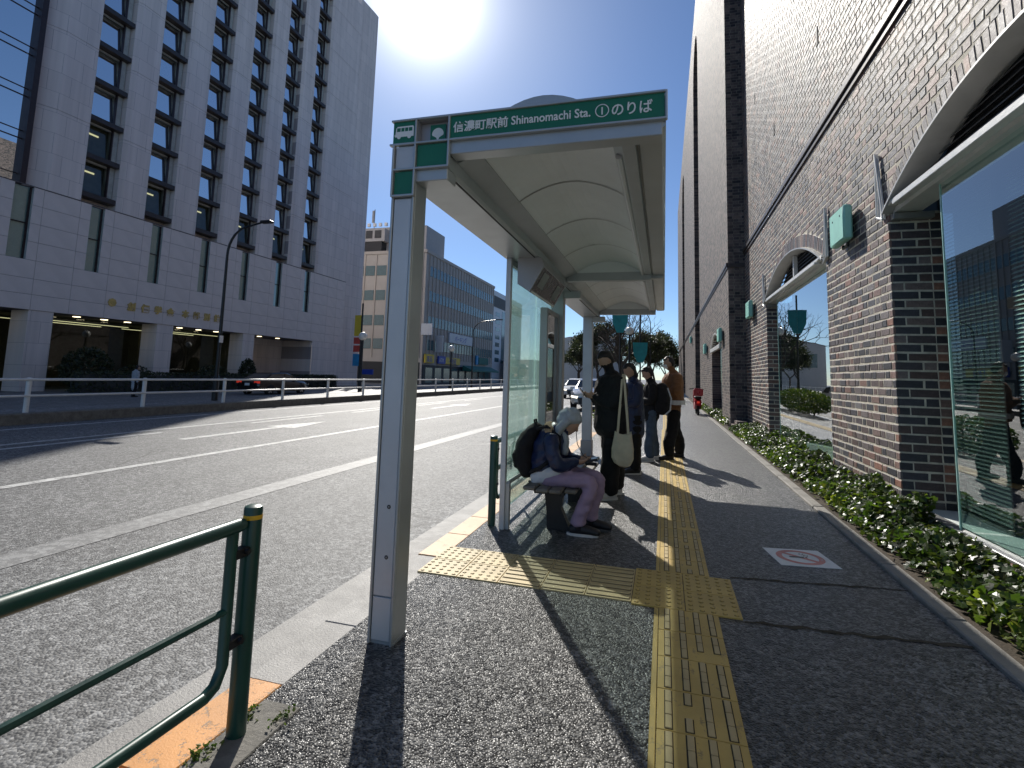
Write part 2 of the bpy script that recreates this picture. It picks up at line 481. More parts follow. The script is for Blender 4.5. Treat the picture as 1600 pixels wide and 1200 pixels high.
# ------------------------------------------------------------------ mesh helpers
class MB:
    def __init__(s):
        s.v, s.f, s.mi, s.tint = [], [], [], []
        s.cur = 0
        s.t = 0.0

    def face(s, pts):
        b = len(s.v)
        s.v.extend([tuple(p) for p in pts])
        s.f.append(tuple(range(b, b + len(pts))))
        s.mi.append(s.cur)
        s.tint.append(s.t)

    def idx(s, verts, faces):
        b = len(s.v)
        s.v.extend([tuple(p) for p in verts])
        for f in faces:
            s.f.append(tuple(i + b for i in f))
            s.mi.append(s.cur)
            s.tint.append(s.t)

    def box(s, x0, x1, y0, y1, z0, z1, bv=0.0):
        if bv <= 0:
            v = [(x, y, z) for x in (x0, x1) for y in (y0, y1) for z in (z0, z1)]
            s.idx(v, [(0, 1, 3, 2), (4, 6, 7, 5), (0, 4, 5, 1), (2, 3, 7, 6), (0, 2, 6, 4), (1, 5, 7, 3)])
            return
        b = min(bv, abs(x1 - x0) * .45, abs(y1 - y0) * .45, abs(z1 - z0) * .45)
        bm = bmesh.new()
        bmesh.ops.create_cube(bm, size=1)
        for v in bm.verts:
            v.co = Vector(((x0 + x1) / 2 + v.co.x * (x1 - x0), (y0 + y1) / 2 + v.co.y * (y1 - y0), (z0 + z1) / 2 + v.co.z * (z1 - z0)))
        bmesh.ops.bevel(bm, geom=bm.edges[:], offset=b, segments=1, affect='EDGES')
        s.bm(bm)

    def bm(s, bm, mtx=None):
        if mtx is not None:
            bm.transform(mtx)
        bm.verts.index_update()
        s.idx([v.co[:] for v in bm.verts], [[v.index for v in f.verts] for f in bm.faces])
        bm.free()

    def obox(s, c, sx, sy, sz, rot=None):
        """box of size (sx,sy,sz) about c turned by a 3x3 matrix"""
        r = rot or Matrix.Identity(3)
        v = [Vector(c) + r @ Vector((x * sx / 2, y * sy / 2, z * sz / 2)) for x in (-1, 1) for y in (-1, 1) for z in (-1, 1)]
        s.idx(v, [(0, 1, 3, 2), (4, 6, 7, 5), (0, 4, 5, 1), (2, 3, 7, 6), (0, 2, 6, 4), (1, 5, 7, 3)])

    def tube(s, pts, r, n=10, cap=True):
        pts = [Vector(p) for p in pts]
        rs = r if isinstance(r, (list, tuple)) else [r] * len(pts)
        rings = []
        prev = None
        for i, p in enumerate(pts):
            t = (pts[min(i + 1, len(pts) - 1)] - pts[max(i - 1, 0)]).normalized()
            if prev is None:
                a = t.orthogonal().normalized()
            else:
                a = (prev - t * prev.dot(t)).normalized()
            prev = a
            b = t.cross(a)
            rings.append([p + (a * math.cos(2 * PI * k / n) + b * math.sin(2 * PI * k / n)) * rs[i] for k in range(n)])
        v = [q for rg in rings for q in rg]
        f = []
        for i in range(len(rings) - 1):
            for k in range(n):
                f.append((i * n + k, i * n + (k + 1) % n, (i + 1) * n + (k + 1) % n, (i + 1) * n + k))
        if cap:
            f.append(tuple(range(n))[::-1])
            f.append(tuple((len(rings) - 1) * n + k for k in range(n)))
        s.idx(v, f)

    def prism(s, poly, mapf, d0, d1):
        """polygon [(a,b)] extruded from depth d0 to d1; mapf(a,b,d)->xyz"""
        n = len(poly)
        v = [mapf(a, b, d0) for a, b in poly] + [mapf(a, b, d1) for a, b in poly]
        f = [tuple(range(n)), tuple(range(2 * n - 1, n - 1, -1))]
        for i in range(n):
            j = (i + 1) % n
            f.append((i, n + i, n + j, j))
        s.idx(v, f)

    def lathe(s, prof, n=14, org=(0, 0, 0)):
        v, f = [], []
        for r, z in prof:
            for k in range(n):
                v.append((org[0] + r * math.cos(2 * PI * k / n), org[1] + r * math.sin(2 * PI * k / n), org[2] + z))
        for i in range(len(prof) - 1):
            for k in range(n):
                f.append((i * n + k, i * n + (k + 1) % n, (i + 1) * n + (k + 1) % n, (i + 1) * n + k))
        f.append(tuple(range(n))[::-1])
        f.append(tuple((len(prof) - 1) * n + k for k in range(n)))
        s.idx(v, f)

    def mesh(s, name, mats, smooth=False, tint=False):
        me = bpy.data.meshes.new(name)
        me.from_pydata(s.v, [], s.f)
        for m in (mats if isinstance(mats, (list, tuple)) else [mats]):
            me.materials.append(MATS[m] if isinstance(m, str) else m)
        me.polygons.foreach_set('material_index', s.mi)
        if tint:
            at = me.attributes.new('tint', 'FLOAT', 'FACE')
            at.data.foreach_set('value', s.tint)
        if smooth:
            me.polygons.foreach_set('use_smooth', [True] * len(me.polygons))
        me.update()
        return me

    def obj(s, name, mats, parent=None, smooth=False, tint=False, ang=None):
        o = bpy.data.objects.new(name, s.mesh(name, mats, smooth or ang is not None, tint))
        C.objects.link(o)
        if ang is not None:
            o.data.set_sharp_from_angle(angle=math.radians(ang))
        if parent is not None:
            o.parent = parent
            o.matrix_parent_inverse = parent.matrix_basis.inverted()
        return o


def tag(o, label=None, cat=None, group=None, kind=None):
    if label:
        o['label'] = label
    if cat:
        o['category'] = cat
    if group:
        o['group'] = group
    if kind:
        o['kind'] = kind
    return o


def empty(name, loc, label=None, cat=None, group=None, rz=0):
    e = bpy.data.objects.new(name, None)
    C.objects.link(e)
    e.location = loc
    e.rotation_euler = (0, 0, rz)
    e.empty_display_size = 0.1
    return tag(e, label, cat, group)


def inst(name, me, parent, loc=(0, 0, 0), rot=(0, 0, 0), scale=(1, 1, 1)):
    """object sharing mesh data; loc is in the parent's space"""
    o = bpy.data.objects.new(name, me)
    C.objects.link(o)
    o.parent = parent
    o.location = loc
    o.rotation_euler = rot
    o.scale = scale
    return o


def one(name, mat, parent, fn, **k):
    mb = MB()
    fn(mb)
    return mb.obj(name, mat, parent, **k)


def text_mesh(body, size, extrude, mapf, sx=1.0, align='LEFT', bold=0.0):
    cu = bpy.data.curves.new('t', 'FONT')
    cu.body = body
    cu.size = size
    cu.extrude = extrude
    cu.align_x = align
    cu.offset = bold
    cu.resolution_u = 3
    o = bpy.data.objects.new('t', cu)
    C.objects.link(o)
    bpy.context.view_layer.update()
    dg = bpy.context.evaluated_depsgraph_get()
    me = bpy.data.meshes.new_from_object(o.evaluated_get(dg))
    bpy.data.objects.remove(o)
    bpy.data.curves.remove(cu)
    for v in me.vertices:
        v.co = Vector(mapf(v.co.x * sx, v.co.y, v.co.z))
    return me


def mesh_obj(name, me, mat, parent):
    me.materials.clear()
    me.materials.append(MATS[mat])
    o = bpy.data.objects.new(name, me)
    C.objects.link(o)
    o.parent = parent
    if parent is not None:
        o.matrix_parent_inverse = parent.matrix_basis.inverted()
    return o


def leaf_cloud(name, pts, size, mat, parent=None, nrm=None, spread=1.0, tints=None, lobed=False, sizes=None):
    """many small folded leaves, one mesh"""
    n = len(pts)
    P = np.asarray(pts, float)
    d = rng.normal(size=(n, 3)) * spread
    if nrm is not None:
        d = d + np.asarray(nrm)
    d /= np.linalg.norm(d, axis=1)[:, None] + 1e-9
    r = rng.normal(size=(n, 3))
    a = np.cross(d, r)
    a /= np.linalg.norm(a, axis=1)[:, None] + 1e-9
    b = np.cross(d, a)
    sz = (sizes if sizes is not None else np.full(n, size)) * rng.uniform(0.65, 1.3, n)
    sz = sz[:, None]
    if lobed:
        loc = [(-.5, 0, 0), (-.32, .42, .10), (.0, .30, .05), (.12, .5, .1), (.55, 0, -.06), (.12, -.5, .1), (.0, -.30, .05), (-.32, -.42, .10), (0, 0, 0)]
        fc = [(8, 0, 1), (8, 1, 2), (8, 2, 3), (8, 3, 4), (8, 4, 5), (8, 5, 6), (8, 6, 7), (8, 7, 0)]
    else:
        loc = [(-.5, 0, 0), (0, .32, .12), (.55, 0, -.05), (0, -.32, .12)]
        fc = [(0, 2, 1), (0, 3, 2)]
    k = len(loc)
    V = np.zeros((n, k, 3))
    for i, (u, w, h) in enumerate(loc):
        V[:, i] = P + (a * u + b * w + d * h) * sz
    Fc = (np.arange(n)[:, None, None] * k + np.array(fc)[None]).reshape(-1, 3)
    me = bpy.data.meshes.new(name)
    me.from_pydata(V.reshape(-1, 3).tolist(), [], Fc.tolist())
    t = rng.uniform(0, 1, n) if tints is None else np.asarray(tints)
    at = me.attributes.new('tint', 'FLOAT', 'FACE')
    at.data.foreach_set('value', np.repeat(t, len(fc)).astype(np.float32))
    me.materials.append(MATS[mat])
    o = bpy.data.objects.new(name, me)
    C.objects.link(o)
    if parent is not None:
        o.parent = parent
        o.matrix_parent_inverse = parent.matrix_basis.inverted()
    return o

# ================================================================== THE GROUND
def sheet(name, mat, polys, z, kind='structure', parent=None):
    mb = MB()
    for p in polys:
        mb.face([(x, y, z) for x, y in p])
    o = mb.obj(name, mat, parent)
    if parent is None:
        o['kind'] = kind
    return o


ground = sheet('ground', 'far_paving', [[(-900, -300), (900, -300), (900, 1500), (-900, 1500)]], -0.42)
tag(ground, 'grey open ground stretching off between the distant buildings', 'ground')
ROADZ = -0.12
road = sheet('road', 'road_asphalt', [[(-15.0, -30), (-2.2, -30), (-2.2, 400), (-15.0, 400)]], ROADZ)
tag(road, 'wide grey asphalt road with white lane lines beside the bus stop', 'road')
pave = one('pavement', 'pavement_asphalt', None, lambda m: m.box(-1.66, 1.64, -6, 140, -0.3, 0.0))
tag(pave, 'dark coarse asphalt footway under the bus shelter', 'pavement', kind='structure')
# concrete gutter and kerb stones along the road
gut = one('gutter', 'gutter_concrete', None, lambda m: m.box(-2.2, -1.87, -6, 140, -0.3, -0.095))
tag(gut, 'pale concrete gutter strip along the near road edge', 'gutter', kind='structure')
kerb = empty('kerb', (-1.765, 0, 0))
tag(kerb, 'row of kerb stones on the road side of the footway', 'kerb', kind='structure')
kb = {}
for nm, mt in (('plain', 'kerb_concrete'), ('orange', 'orange_kerb_paint'), ('faded', 'faded_orange_paint'), ('bare', 'gutter_concrete')):
    mb = MB()
    mb.box(-0.104, 0.104, -0.2985, 0.2985, -0.28, 0.002, 0.006)
    kb[nm] = mb.mesh('kerb_stone', mt)
for i in range(-5, 80):
    y = 0.09 + i * 0.6
    nm = 'orange' if y < 2.1 else ('bare' if y < 4.0 else ('faded' if y < 14 and not 8.2 < y < 9.2 else 'plain'))
    inst('kerb_stone', kb[nm], kerb, (0, y, 0 if nm != 'bare' else -0.006), (0, 0, random.uniform(-.002, .002)))

# far side of the road: kerb, footway, sloping forecourt
fk = one('far_kerb', 'footing_concrete', None, lambda m: m.box(-15.25, -15.0, -30, 160, -0.4, 0.15, 0.02))
tag(fk, 'dark grey kerb under the white railing across the road', 'kerb', kind='structure')
mb = MB()
prof = [(-15.25, 0.146), (-17.5, 0.12), (-23, -0.22), (-60, -0.32)]
for (xa, za), (xb, zb) in zip(prof, prof[1:]):
    mb.face([(xa, -30, za), (xa, 160, za), (xb, 160, zb), (xb, -30, zb)])
fp = mb.obj('far_pavement', 'far_paving')
tag(fp, 'grey paved forecourt sloping down to the stone tower', 'pavement', kind='structure')

# painted lane lines, children of the road
def mark(polys, mat='white_paint_line', dz=0.004, name='lane_line'):
    o = sheet(name, mat, polys, ROADZ + dz, parent=road)
    return o


def bar(x, w, y0, y1, x1=None):
    x1 = x if x1 is None else x1
    return [(x - w / 2, y0), (x + w / 2, y0), (x1 + w / 2, y1), (x1 - w / 2, y1)]


mark([bar(-7.75, 0.17, -10, 120)])
mark([bar(-4.9, 0.34, -10, 60)], 'worn_paint_line')
mark([bar(-11.65, 0.16, -10, 90)])
mark([bar(-14.15, 0.15, -10, 120)])
for y in (6.5, 12.5, 17.5, 23, 29, 36):
    mark([bar(-11.1, 0.16, y, y + 3.2, -11.1)])
for y in (9.0, 21.5, 34.0):          # straight-on arrows in the far lane
    mark([bar(-9.75, 0.22, y, y + 3.0), [(-10.2, y + 3.0), (-9.3, y + 3.0), (-9.75, y + 5.0)]], name='lane_arrow')
for k in range(5):                   # hatching ahead of the stop
    mark([[(-4.2 + 0.05 * k, 11.0 + k * 2), (-3.7, 11.4 + k * 2), (-2.6, 12.8 + k * 2), (-3.1, 12.4 + k * 2)]], 'worn_paint_line', name='hatch_mark')

# worn utility cut on the footway and patch seam
for ya, yb, w in ((4.33, 4.52, 0.035), (3.60, 3.68, 0.05)):
    mb = MB()
    n = 22
    L, R_ = [], []
    for i in range(n + 1):
        x = 0.46 + (1.64 - 0.46) * i / n
        y = ya + (yb - ya) * i / n + random.uniform(-.014, .014)
        ww = w * random.uniform(0.35, 1.0)
        L.append((x, y - ww / 2, 0.003))
        R_.append((x, y + ww / 2, 0.003))
    for i in range(n):
        mb.face([L[i], L[i + 1], R_[i + 1], R_[i]])
    mb.obj('patch_seam', 'tactile_dirt', pave)

# ------------------------------------------------------------------ tactile paving (children of the pavement)
def dome(mb, x, y, z, r, h, n=8):
    v = []
    for rr, zz in ((r, 0), (r * 0.82, h * 0.8), (r * 0.45, h)):
        v += [(x + rr * math.cos(2 * PI * k / n), y + rr * math.sin(2 * PI * k / n), z + zz) for k in range(n)]
    f = []
    for i in range(2):
        f += [(i * n + k, i * n + (k + 1) % n, (i + 1) * n + (k + 1) % n, (i + 1) * n + k) for k in range(n)]
    f.append(tuple(2 * n + k for k in range(n)))
    mb.idx(v, f)


def slab(mb, w, d, t=0.008, m=0.002):
    mb.box(-w / 2 + m, w / 2 - m, -d / 2 + m, d / 2 - m, -0.01, t, 0.002)


def dot_tile(w, mat, groove):
    mb = MB()
    slab(mb, w, w)
    for i in range(5):
        for j in range(5):
            x, y = (i - 2) * w / 5, (j - 2) * w / 5
            mb.cur = 1
            mb.idx([(x + .0155 * math.cos(k * PI / 4), y + .0155 * math.sin(k * PI / 4), .0086) for k in range(8)], [tuple(range(8))])
            mb.cur = 0
            dome(mb, x, y, 0.0087, 0.0115, 0.005)
    return mb.mesh('tactile_tile', [mat, groove])


def bar_tile_x(mat, groove):      # bars run across the street (X)
    mb = MB()
    slab(mb, 0.3, 0.3)
    for j in range(4):
        y = (j - 1.5) * 0.075
        mb.cur = 1
        mb.face([(-.14, y - .019, .0086), (.14, y - .019, .0086), (.14, y + .019, .0086), (-.14, y + .019, .0086)])
        mb.cur = 0
        mb.box(-.136, .136, y - .0125, y + .0125, .008, .0135, .003)
    return mb.mesh('tactile_tile', [mat, groove])


def bar_tile_y(mat, barmat, groove, seed):   # guide sheet, four broken bars along the street
    rr = random.Random(seed)
    mb = MB()
    slab(mb, 0.35, 0.3)
    for i in range(4):
        x = (i - 1.5) * 0.083
        mb.cur = 1
        o = rr.uniform(.0, .004)
        for k in range(3):
            if rr.random() < 0.05:
                continue
            y0 = -.139 + k * .0935
            mb.cur = 1
            q = .0035 + o * .6
            mb.face([(x - .0135 - q, y0 - .0025, .0086), (x + .0135 + q, y0 - .0025, .0086), (x + .0135 + q, y0 + .092, .0086), (x - .0135 - q, y0 + .092, .0086)])
            mb.cur = 2
            mb.box(x - .0135, x + .0135, y0, y0 + .0895, .008, .0135, .002)
    return mb.mesh('tactile_tile', [mat, groove, barmat])


beige_dot = dot_tile(0.3, 'tactile_beige', 'tactile_groove')
beige_bar = bar_tile_x('tactile_beige', 'tactile_groove')
yellow_dot = dot_tile(0.33, 'tactile_yellow', 'tactile_groove')
guides = [bar_tile_y('tactile_yellow', 'tactile_bar_tan', 'tactile_dirt', s) for s in range(6)]
JX, JY = 0.125, 3.94
for i in range(5):
    for j in (0, 1):
        me = beige_dot if i >= 3 else beige_bar
        inst('tactile_tile', me, pave, (JX - 0.33 - 0.15 - 0.3 * i, JY - 0.15 + 0.3 * j, 0.0), (0, 0, 0))
for i in (0, 1):
    for j in (0, 1):
        inst('tactile_tile', yellow_dot, pave, (JX - 0.165 + 0.33 * i, JY - 0.165 + 0.33 * j, 0.001))
y = JY - 0.33 - 0.15
k = 0
while y > 0.8:
    inst('tactile_tile', guides[k % 6], pave, (0.14, y, 0.0), (0, 0, random.choice((0, PI)) + random.uniform(-.004, .004)))
    y -= 0.3
    k += 1
y = JY + 0.33 + 0.15
while y < 30:
    inst('tactile_tile', guides[k % 6], pave, (0.14, y, 0.0), (0, 0, random.choice((0, PI)) + random.uniform(-.003, .003)))
    y += 0.3
    k += 1
# pale edge of the worn sheet at the road side
one('tactile_border', 'tactile_yellow', pave, lambda m: m.box(-0.062, -0.036, 0.8, JY - 0.33, -0.005, 0.006, 0.002))
one('tactile_border', 'tactile_yellow', pave, lambda m: m.box(-0.062, -0.036, JY + 0.33, 16, -0.005, 0.006, 0.002))

# ------------------------------------------------------------------ no smoking plate set in the footway
def gp(px):      # plate local coords to ground
    return px


plate = empty('no_smoking_plate', (1.07, 5.01, 0), 'square white no smoking plate set in the dark footway', 'floor sign', rz=math.radians(9))
one_ = MB()
one_.box(-.225, .225, -.215, .215, 0.0, 0.005, 0.001)
inst('plate', one_.mesh('plate', 'sign_plate_white'), plate)
mb = MB()
n = 40
for k in range(n):
    a0, a1 = 2 * PI * k / n, 2 * PI * (k + 1) / n
    mb.face([(r * math.cos(a), r * math.sin(a), 0.0065) for r, a in ((.135, a0), (.18, a0), (.18, a1), (.135, a1))])
c_, s_ = math.cos(-PI / 4), math.sin(-PI / 4)
mb.face([(c_ * u - s_ * v, s_ * u + c_ * v, 0.0066) for u, v in ((-.136, -.021), (.136, -.021), (.136, .021), (-.136, .021))])
inst('ban_ring', mb.mesh('ban_ring', 'sign_pink'), plate)
mb = MB()
mb.face([(-.085, -.016, .0076), (.03, -.016, .0076), (.03, .016, .0076), (-.085, .016, .0076)])
mb.face([(.04, -.016, .0076), (.055, -.016, .0076), (.055, .016, .0076), (.04, .016, .0076)])
for sx in (0, .03):
    for q in range(5):
        x0 = .03 + sx * .9 + .012 * math.sin(q * 1.3)
        mb.face([(x0, .026 + q * .014, .0076), (x0 + .009, .026 + q * .014, .0076), (x0 + .012 * math.cos(q * 1.3) + .009, .04 + q * .014, .0076), (x0 + .012 * math.cos(q * 1.3), .04 + q * .014, .0076)])
inst('cigarette', mb.mesh('cigarette', 'sign_dark'), plate)

# ------------------------------------------------------------------ ivy bed kerb and soil
bk = empty('bed_kerb', (1.70, 0, 0))
tag(bk, 'low concrete edging between footway and ivy bed', 'kerb', kind='structure')
mb = MB()
mb.box(-0.06, 0.06, -0.497, 0.497, -0.2, 0.03, 0.01)
edge_me = mb.mesh('edging_stone', 'kerb_concrete')
for i in range(-1, 46):
    inst('edging_stone', edge_me, bk, (random.uniform(-.003, .003), i + 0.5, random.uniform(-.003, .003)))
bed = one('soil_bed', 'soil', None, lambda m: m.box(1.76, 3.2, -1, 46, -0.2, 0.01))
tag(bed, 'dark soil strip along the brick wall', 'soil', kind='structure')

# ================================================================== BRICK BUILDING
BB = empty('brick_building', (2.5, 12, 0), 'tall dark brick building with arched shop windows beside the footway', 'building')
WX = 2.5
HTOP = 26.0
WIN = [(1.72, 6.92), (9.38, 14.55)]
ZS, RISE = 3.42, 0.66
ARC = []
for y0, y1 in WIN:
    w = y1 - y0
    R = (w * w / 4 + RISE * RISE) / (2 * RISE)
    ARC.append(((y0 + y1) / 2, ZS + RISE - R, R))


def arch_z(i, y, extra=0.0):
    yc, zc, R = ARC[i]
    q = (R + extra) ** 2 - (y - yc) ** 2
    return zc + math.sqrt(q) if q > 0 else ZS


# mortar backing with the window openings left free
mb = MB()
XB = WX + 0.0045


def vquad(x, y0, y1, za0, za1, zb0, zb1):
    mb.face([(x, y0, za0), (x, y0, zb0), (x, y1, zb1), (x, y1, za1)])


cuts = [(-3.0, WIN[0][0]), (WIN[0][1], WIN[1][0]), (WIN[1][1], 18.12)]
ZB = 13.4
for a, b in cuts:
    vquad(XB, a, b, 0, 0, ZB, ZB)
for i, (a, b) in enumerate(WIN):
    n = 28
    for k in range(n):
        ya, yb = a + (b - a) * k / n, a + (b - a) * (k + 1) / n
        vquad(XB, ya, yb, arch_z(i, ya), arch_z(i, yb), ZB, ZB)
    vquad(XB, a, b, 0, 0, 0.11, 0.11)
# reveals
for (a, b) in WIN:
    mb.face([(XB, b + .0045, 0), (3.2, b + .0045, 0), (3.2, b + .0045, ZS), (XB, b + .0045, ZS)])
    mb.face([(XB, a - .014, 0), (XB, a - .014, ZS), (3.2, a - .014, ZS), (3.2, a - .014, 0)])
mb.obj('mortar_wall', 'mortar', BB)

# upper wall and far wall, bricks too small to tell apart
mb = MB()
mb.face([(WX, -3, ZB), (WX, -3, HTOP), (WX, 18.12, HTOP), (WX, 18.12, ZB)])
mb.face([(WX, -3, HTOP), (30, -3, HTOP), (30, 18.12, HTOP), (WX, 18.12, HTOP)])
mb.obj('upper_wall', 'far_brick_side', BB)
# the projecting far wing
X2 = 2.0
NICH = [(32.4, 37.2, 21.5, 0.55), (55.0, 61.0, 21.0, 0.55)]
W3 = (20.5, 24.5, 2.72, 0.55)


def arc_at(y, a, b, zs, rise):
    w = b - a
    R = (w * w / 4 + rise * rise) / (2 * rise)
    q = R * R - (y - (a + b) / 2) ** 2
    return zs + rise - R + math.sqrt(max(q, 0))


mb = MB()
edges = [18.12, W3[0], W3[1], NICH[0][0], NICH[0][1], NICH[1][0], NICH[1][1], 80]
for i in range(0, len(edges) - 1):
    a, b = edges[i], edges[i + 1]
    if i % 2 == 0:
        vquad(X2, a, b, 0, 0, HTOP, HTOP)
    else:
        if i == 1:
            zs, rise, x_in = W3[2], W3[3], 2.35
        else:
            zs, rise, x_in = NICH[(i - 3) // 2][2], 2.2, X2 + NICH[(i - 3) // 2][3]
        n = 20
        for k in range(n):
            ya, yb = a + (b - a) * k / n, a + (b - a) * (k + 1) / n
            za, zb = arc_at(ya, a, b, zs, rise), arc_at(yb, a, b, zs, rise)
            vquad(X2, ya, yb, za, zb, HTOP, HTOP)
            mb.face([(X2, ya, za), (X2, yb, zb), (x_in, yb, zb), (x_in, ya, za)])
        if i != 1:
            vquad(x_in, a, b, 0, 0, zs + rise, zs + rise)
        mb.face([(X2, b, 0), (x_in, b, 0), (x_in, b, zs), (X2, b, zs)])
        mb.face([(X2, a, 0), (X2, a, zs), (x_in, a, zs), (x_in, a, 0)])
mb.face([(X2, 18.12, HTOP), (30, 18.12, HTOP), (30, 80, HTOP), (X2, 80, HTOP)])
mb.obj('far_wall', 'far_brick_side', BB)
mb = MB()
mb.face([(X2, 18.12, 0), (WX + .02, 18.12, 0), (WX + .02, 18.12, HTOP), (X2, 18.12, HTOP)])
mb.obj('pier_face', 'far_brick_front', BB)
# stepped brick plinth at the foot of the pier
mb = MB()
mb.box(2.02, 2.5, 17.0, 18.12, 0, 0.12, .005)
mb.box(2.1, 2.5, 17.35, 18.11, 0.12, 0.24, .005)
mb.obj('plinth_step', 'far_brick_front', BB)
# projecting dark string course
mb = MB()
mb.box(WX - 0.06, WX + 0.05, -3, 18.1, 5.56, 5.66, .01)
mb.box(WX - 0.03, WX + 0.05, -3, 18.1, 5.47, 5.545, .006)
mb.box(X2 - 0.06, X2 + 0.05, 18.14, 79, 5.16, 5.26, .01)
mb.box(X2 - 0.03, X2 + 0.05, 18.14, 79, 5.07, 5.145, .006)
mb.box(X2 + 0.003, WX + 0.02, 18.06, 18.118, 5.1, 5.22)
mb.obj('string_course', 'ledge_bronze', BB)
for yy, z0, z1 in ((9.42, 7.1, 7.42), (13.1, 7.2, 7.5), (15.6, 9.3, 9.6)):
    one('vent_slot', 'dark_seam', BB, lambda m: m.box(WX - 0.012, WX + .02, yy - .045, yy + .045, z0, z1, .004))

# ---- bricks
def brick_geo(mb, w, h, jit, rr):
    """front in the local (u,v) plane, facing -n; depth .02 behind. returns verts (u,v,d)"""
    e = min(0.006, w * .2)
    dz = rr.uniform(-jit, jit)
    j = [rr.uniform(-.0055, .0055) for _ in range(8)]
    o = [(-w / 2, -h / 2), (w / 2, -h / 2), (w / 2, h / 2), (-w / 2, h / 2)]
    v = []
    for q, (a, b) in enumerate(o):
        v.append((a - math.copysign(e, a) + j[q], b - math.copysign(e, b) + j[q + 4] * .7, dz))
    for q, (a, b) in enumerate(o):
        v.append((a + j[q] * .5, b + j[q + 4] * .3, dz + .005))
    for a, b in o:
        v.append((a, b, .022))
    f = [(0, 1, 2, 3)]
    for r0_ in (0, 4):
        for q in range(4):
            p = (q + 1) % 4
            f.append((r0_ + q, r0_ + 4 + q, r0_ + 4 + p, r0_ + p))
    return v, f


def excluded(za, zb):
    """Y-intervals taken by windows and their soldier arches at a course"""
    ex = []
    zm = (za + zb) / 2
    for i, (a, b) in enumerate(WIN):
        if zm < 0.05:
            continue
        if zm <= ZS:
            ex.append((a, b))
        else:
            yc, zc, R = ARC[i]
            q = (R + 0.262) ** 2 - (zm - zc) ** 2
            if q > 0:
                hw = min(math.sqrt(q), (b - a) / 2 + .05)
                ex.append((yc - hw, yc + hw))
    return ex


cells = []      # (u centre, z centre, width, height, plane)
SL, HL, JT, CH = 0.25, 0.118, 0.0185, 0.1
row = 0
z = 0.0
while z < ZB - 0.01:
    za, zb = z + JT / 2, z + CH - JT / 2
    ex = excluded(za, zb)
    u = 3.6 - random.uniform(0, .01) - (0.0 if row % 2 else (SL + HL + 2 * JT) / 2)
    head = False
    while u < 18.1:
        L_ = (HL if head else SL) * random.uniform(0.985, 1.012)
        a, b = u, min(u + L_, 18.1)
        u += L_ + JT
        head = not head
        segs = [(a, b)]
        for ea, eb in ex:
            ns = []
            for p, q in segs:
                if q <= ea or p >= eb:
                    ns.append((p, q))
                else:
                    if p < ea:
                        ns.append((p, ea))
                    if q > eb:
                        ns.append((eb, q))
            segs = ns
        for p, q in segs:
            if q - p > 0.035 and p > 3.5:
                cells.append(((p + q) / 2, (za + zb) / 2 + random.uniform(-.002, .002), q - p, zb - za, 'X'))
    z += CH
    row += 1
# reveal bricks at the far jamb of both windows
for (wa, wb) in WIN:
    for r_ in range(int(ZS / CH)):
        zc = (r_ + .5) * CH
        xs = [(2.5, 2.62), (2.635, 2.9)] if r_ % 2 else [(2.5, 2.762), (2.777, 2.9)]
        for a, b in xs:
            cells.append(((a + b) / 2, zc, b - a - .0, CH - JT, ('Y', wb)))
        cells.append((2.96, zc, 0.10, CH - JT, ('Y', wb)))


def cell_dist(c):
    if c[4] == 'X':
        p = (WX, c[0], c[1])
    else:
        p = (c[0], c[4][1], c[1])
    d = math.sqrt(p[0] ** 2 + p[1] ** 2 + (p[2] - 1.42) ** 2)
    # outside the picture, or below the ivy: later
    if p[1] < 4.6 or (c[4] == 'X' and p[1] < 6.9 and p[2] < 5):
        d += 30
    if p[2] < 0.1:
        d += 30
    return d


order = sorted(range(len(cells)), key=lambda i: cell_dist(cells[i]))
single = set(order[:300])


def place(v, c):
    u_, z_, w_, h_, pl = c
    if pl == 'X':
        return [(WX + d, u_ + a, z_ + b) for a, b, d in v]
    return [(u_ + a, pl[1] + d, z_ + b) for a, b, d in v]


def tint_of():
    return min(1, max(0, random.random()))


rest = MB()
cache = {}
for i, c in enumerate(cells):
    if i in single:
        key = (round(c[2], 2), 'X' if c[4] == 'X' else 'Y', random.randrange(5))
        if key not in cache:
            m1 = MB()
            m1.t = tint_of()
            v, f = brick_geo(m1, round(c[2], 2), c[3], .0022, random)
            if key[1] == 'X':
                m1.idx([(d, a, b) for a, b, d in v], f)
            else:
                m1.idx([(a, d, b) for a, b, d in v], f)
            cache[key] = m1.mesh('brick', 'dark_brick', tint=True)
        loc = (WX, c[0], c[1]) if key[1] == 'X' else (c[0], c[4][1], c[1])
        o = bpy.data.objects.new('brick', cache[key])
        C.objects.link(o)
        o.parent = BB
        o.location = Vector(loc) - BB.location
    else:
        rest.t = tint_of()
        v, f = brick_geo(rest, c[2], c[3], .0025, random)
        rest.idx(place(v, c), f)
# soldier bricks round the arches and under the glass
for i, (a, b) in enumerate(WIN):
    yc, zc, R = ARC[i]
    amax = math.asin((b - a) / 2 / R)
    n = int(2 * amax * (R + .13) / 0.098)
    for k in range(n):
        th = -amax + (k + .5) * 2 * amax / n
        rest.t = tint_of()
        v, f = brick_geo(rest, 0.086, 0.24, .0025, random)
        out = []
        for p, q, d in v:
            rr = R + 0.008 + 0.12 + q
            out.append((WX + d, yc + rr * math.sin(th) + p * math.cos(th), zc + rr * math.cos(th) - p * math.sin(th)))
        rest.idx(out, f)
    n = int((b - a) / 0.1)
    for k in range(n):
        rest.t = random.choice((.8, .45, .9, 1.0, .5))
        v, f = brick_geo(rest, 0.085, 0.1, .004, random)
        rest.idx([(WX + .03 + d, a + (k + .5) * 0.1 + p, 0.055 + q) for p, q, d in v], f)
tag(rest.obj('brickwork', 'dark_brick', BB, tint=True), kind='stuff')

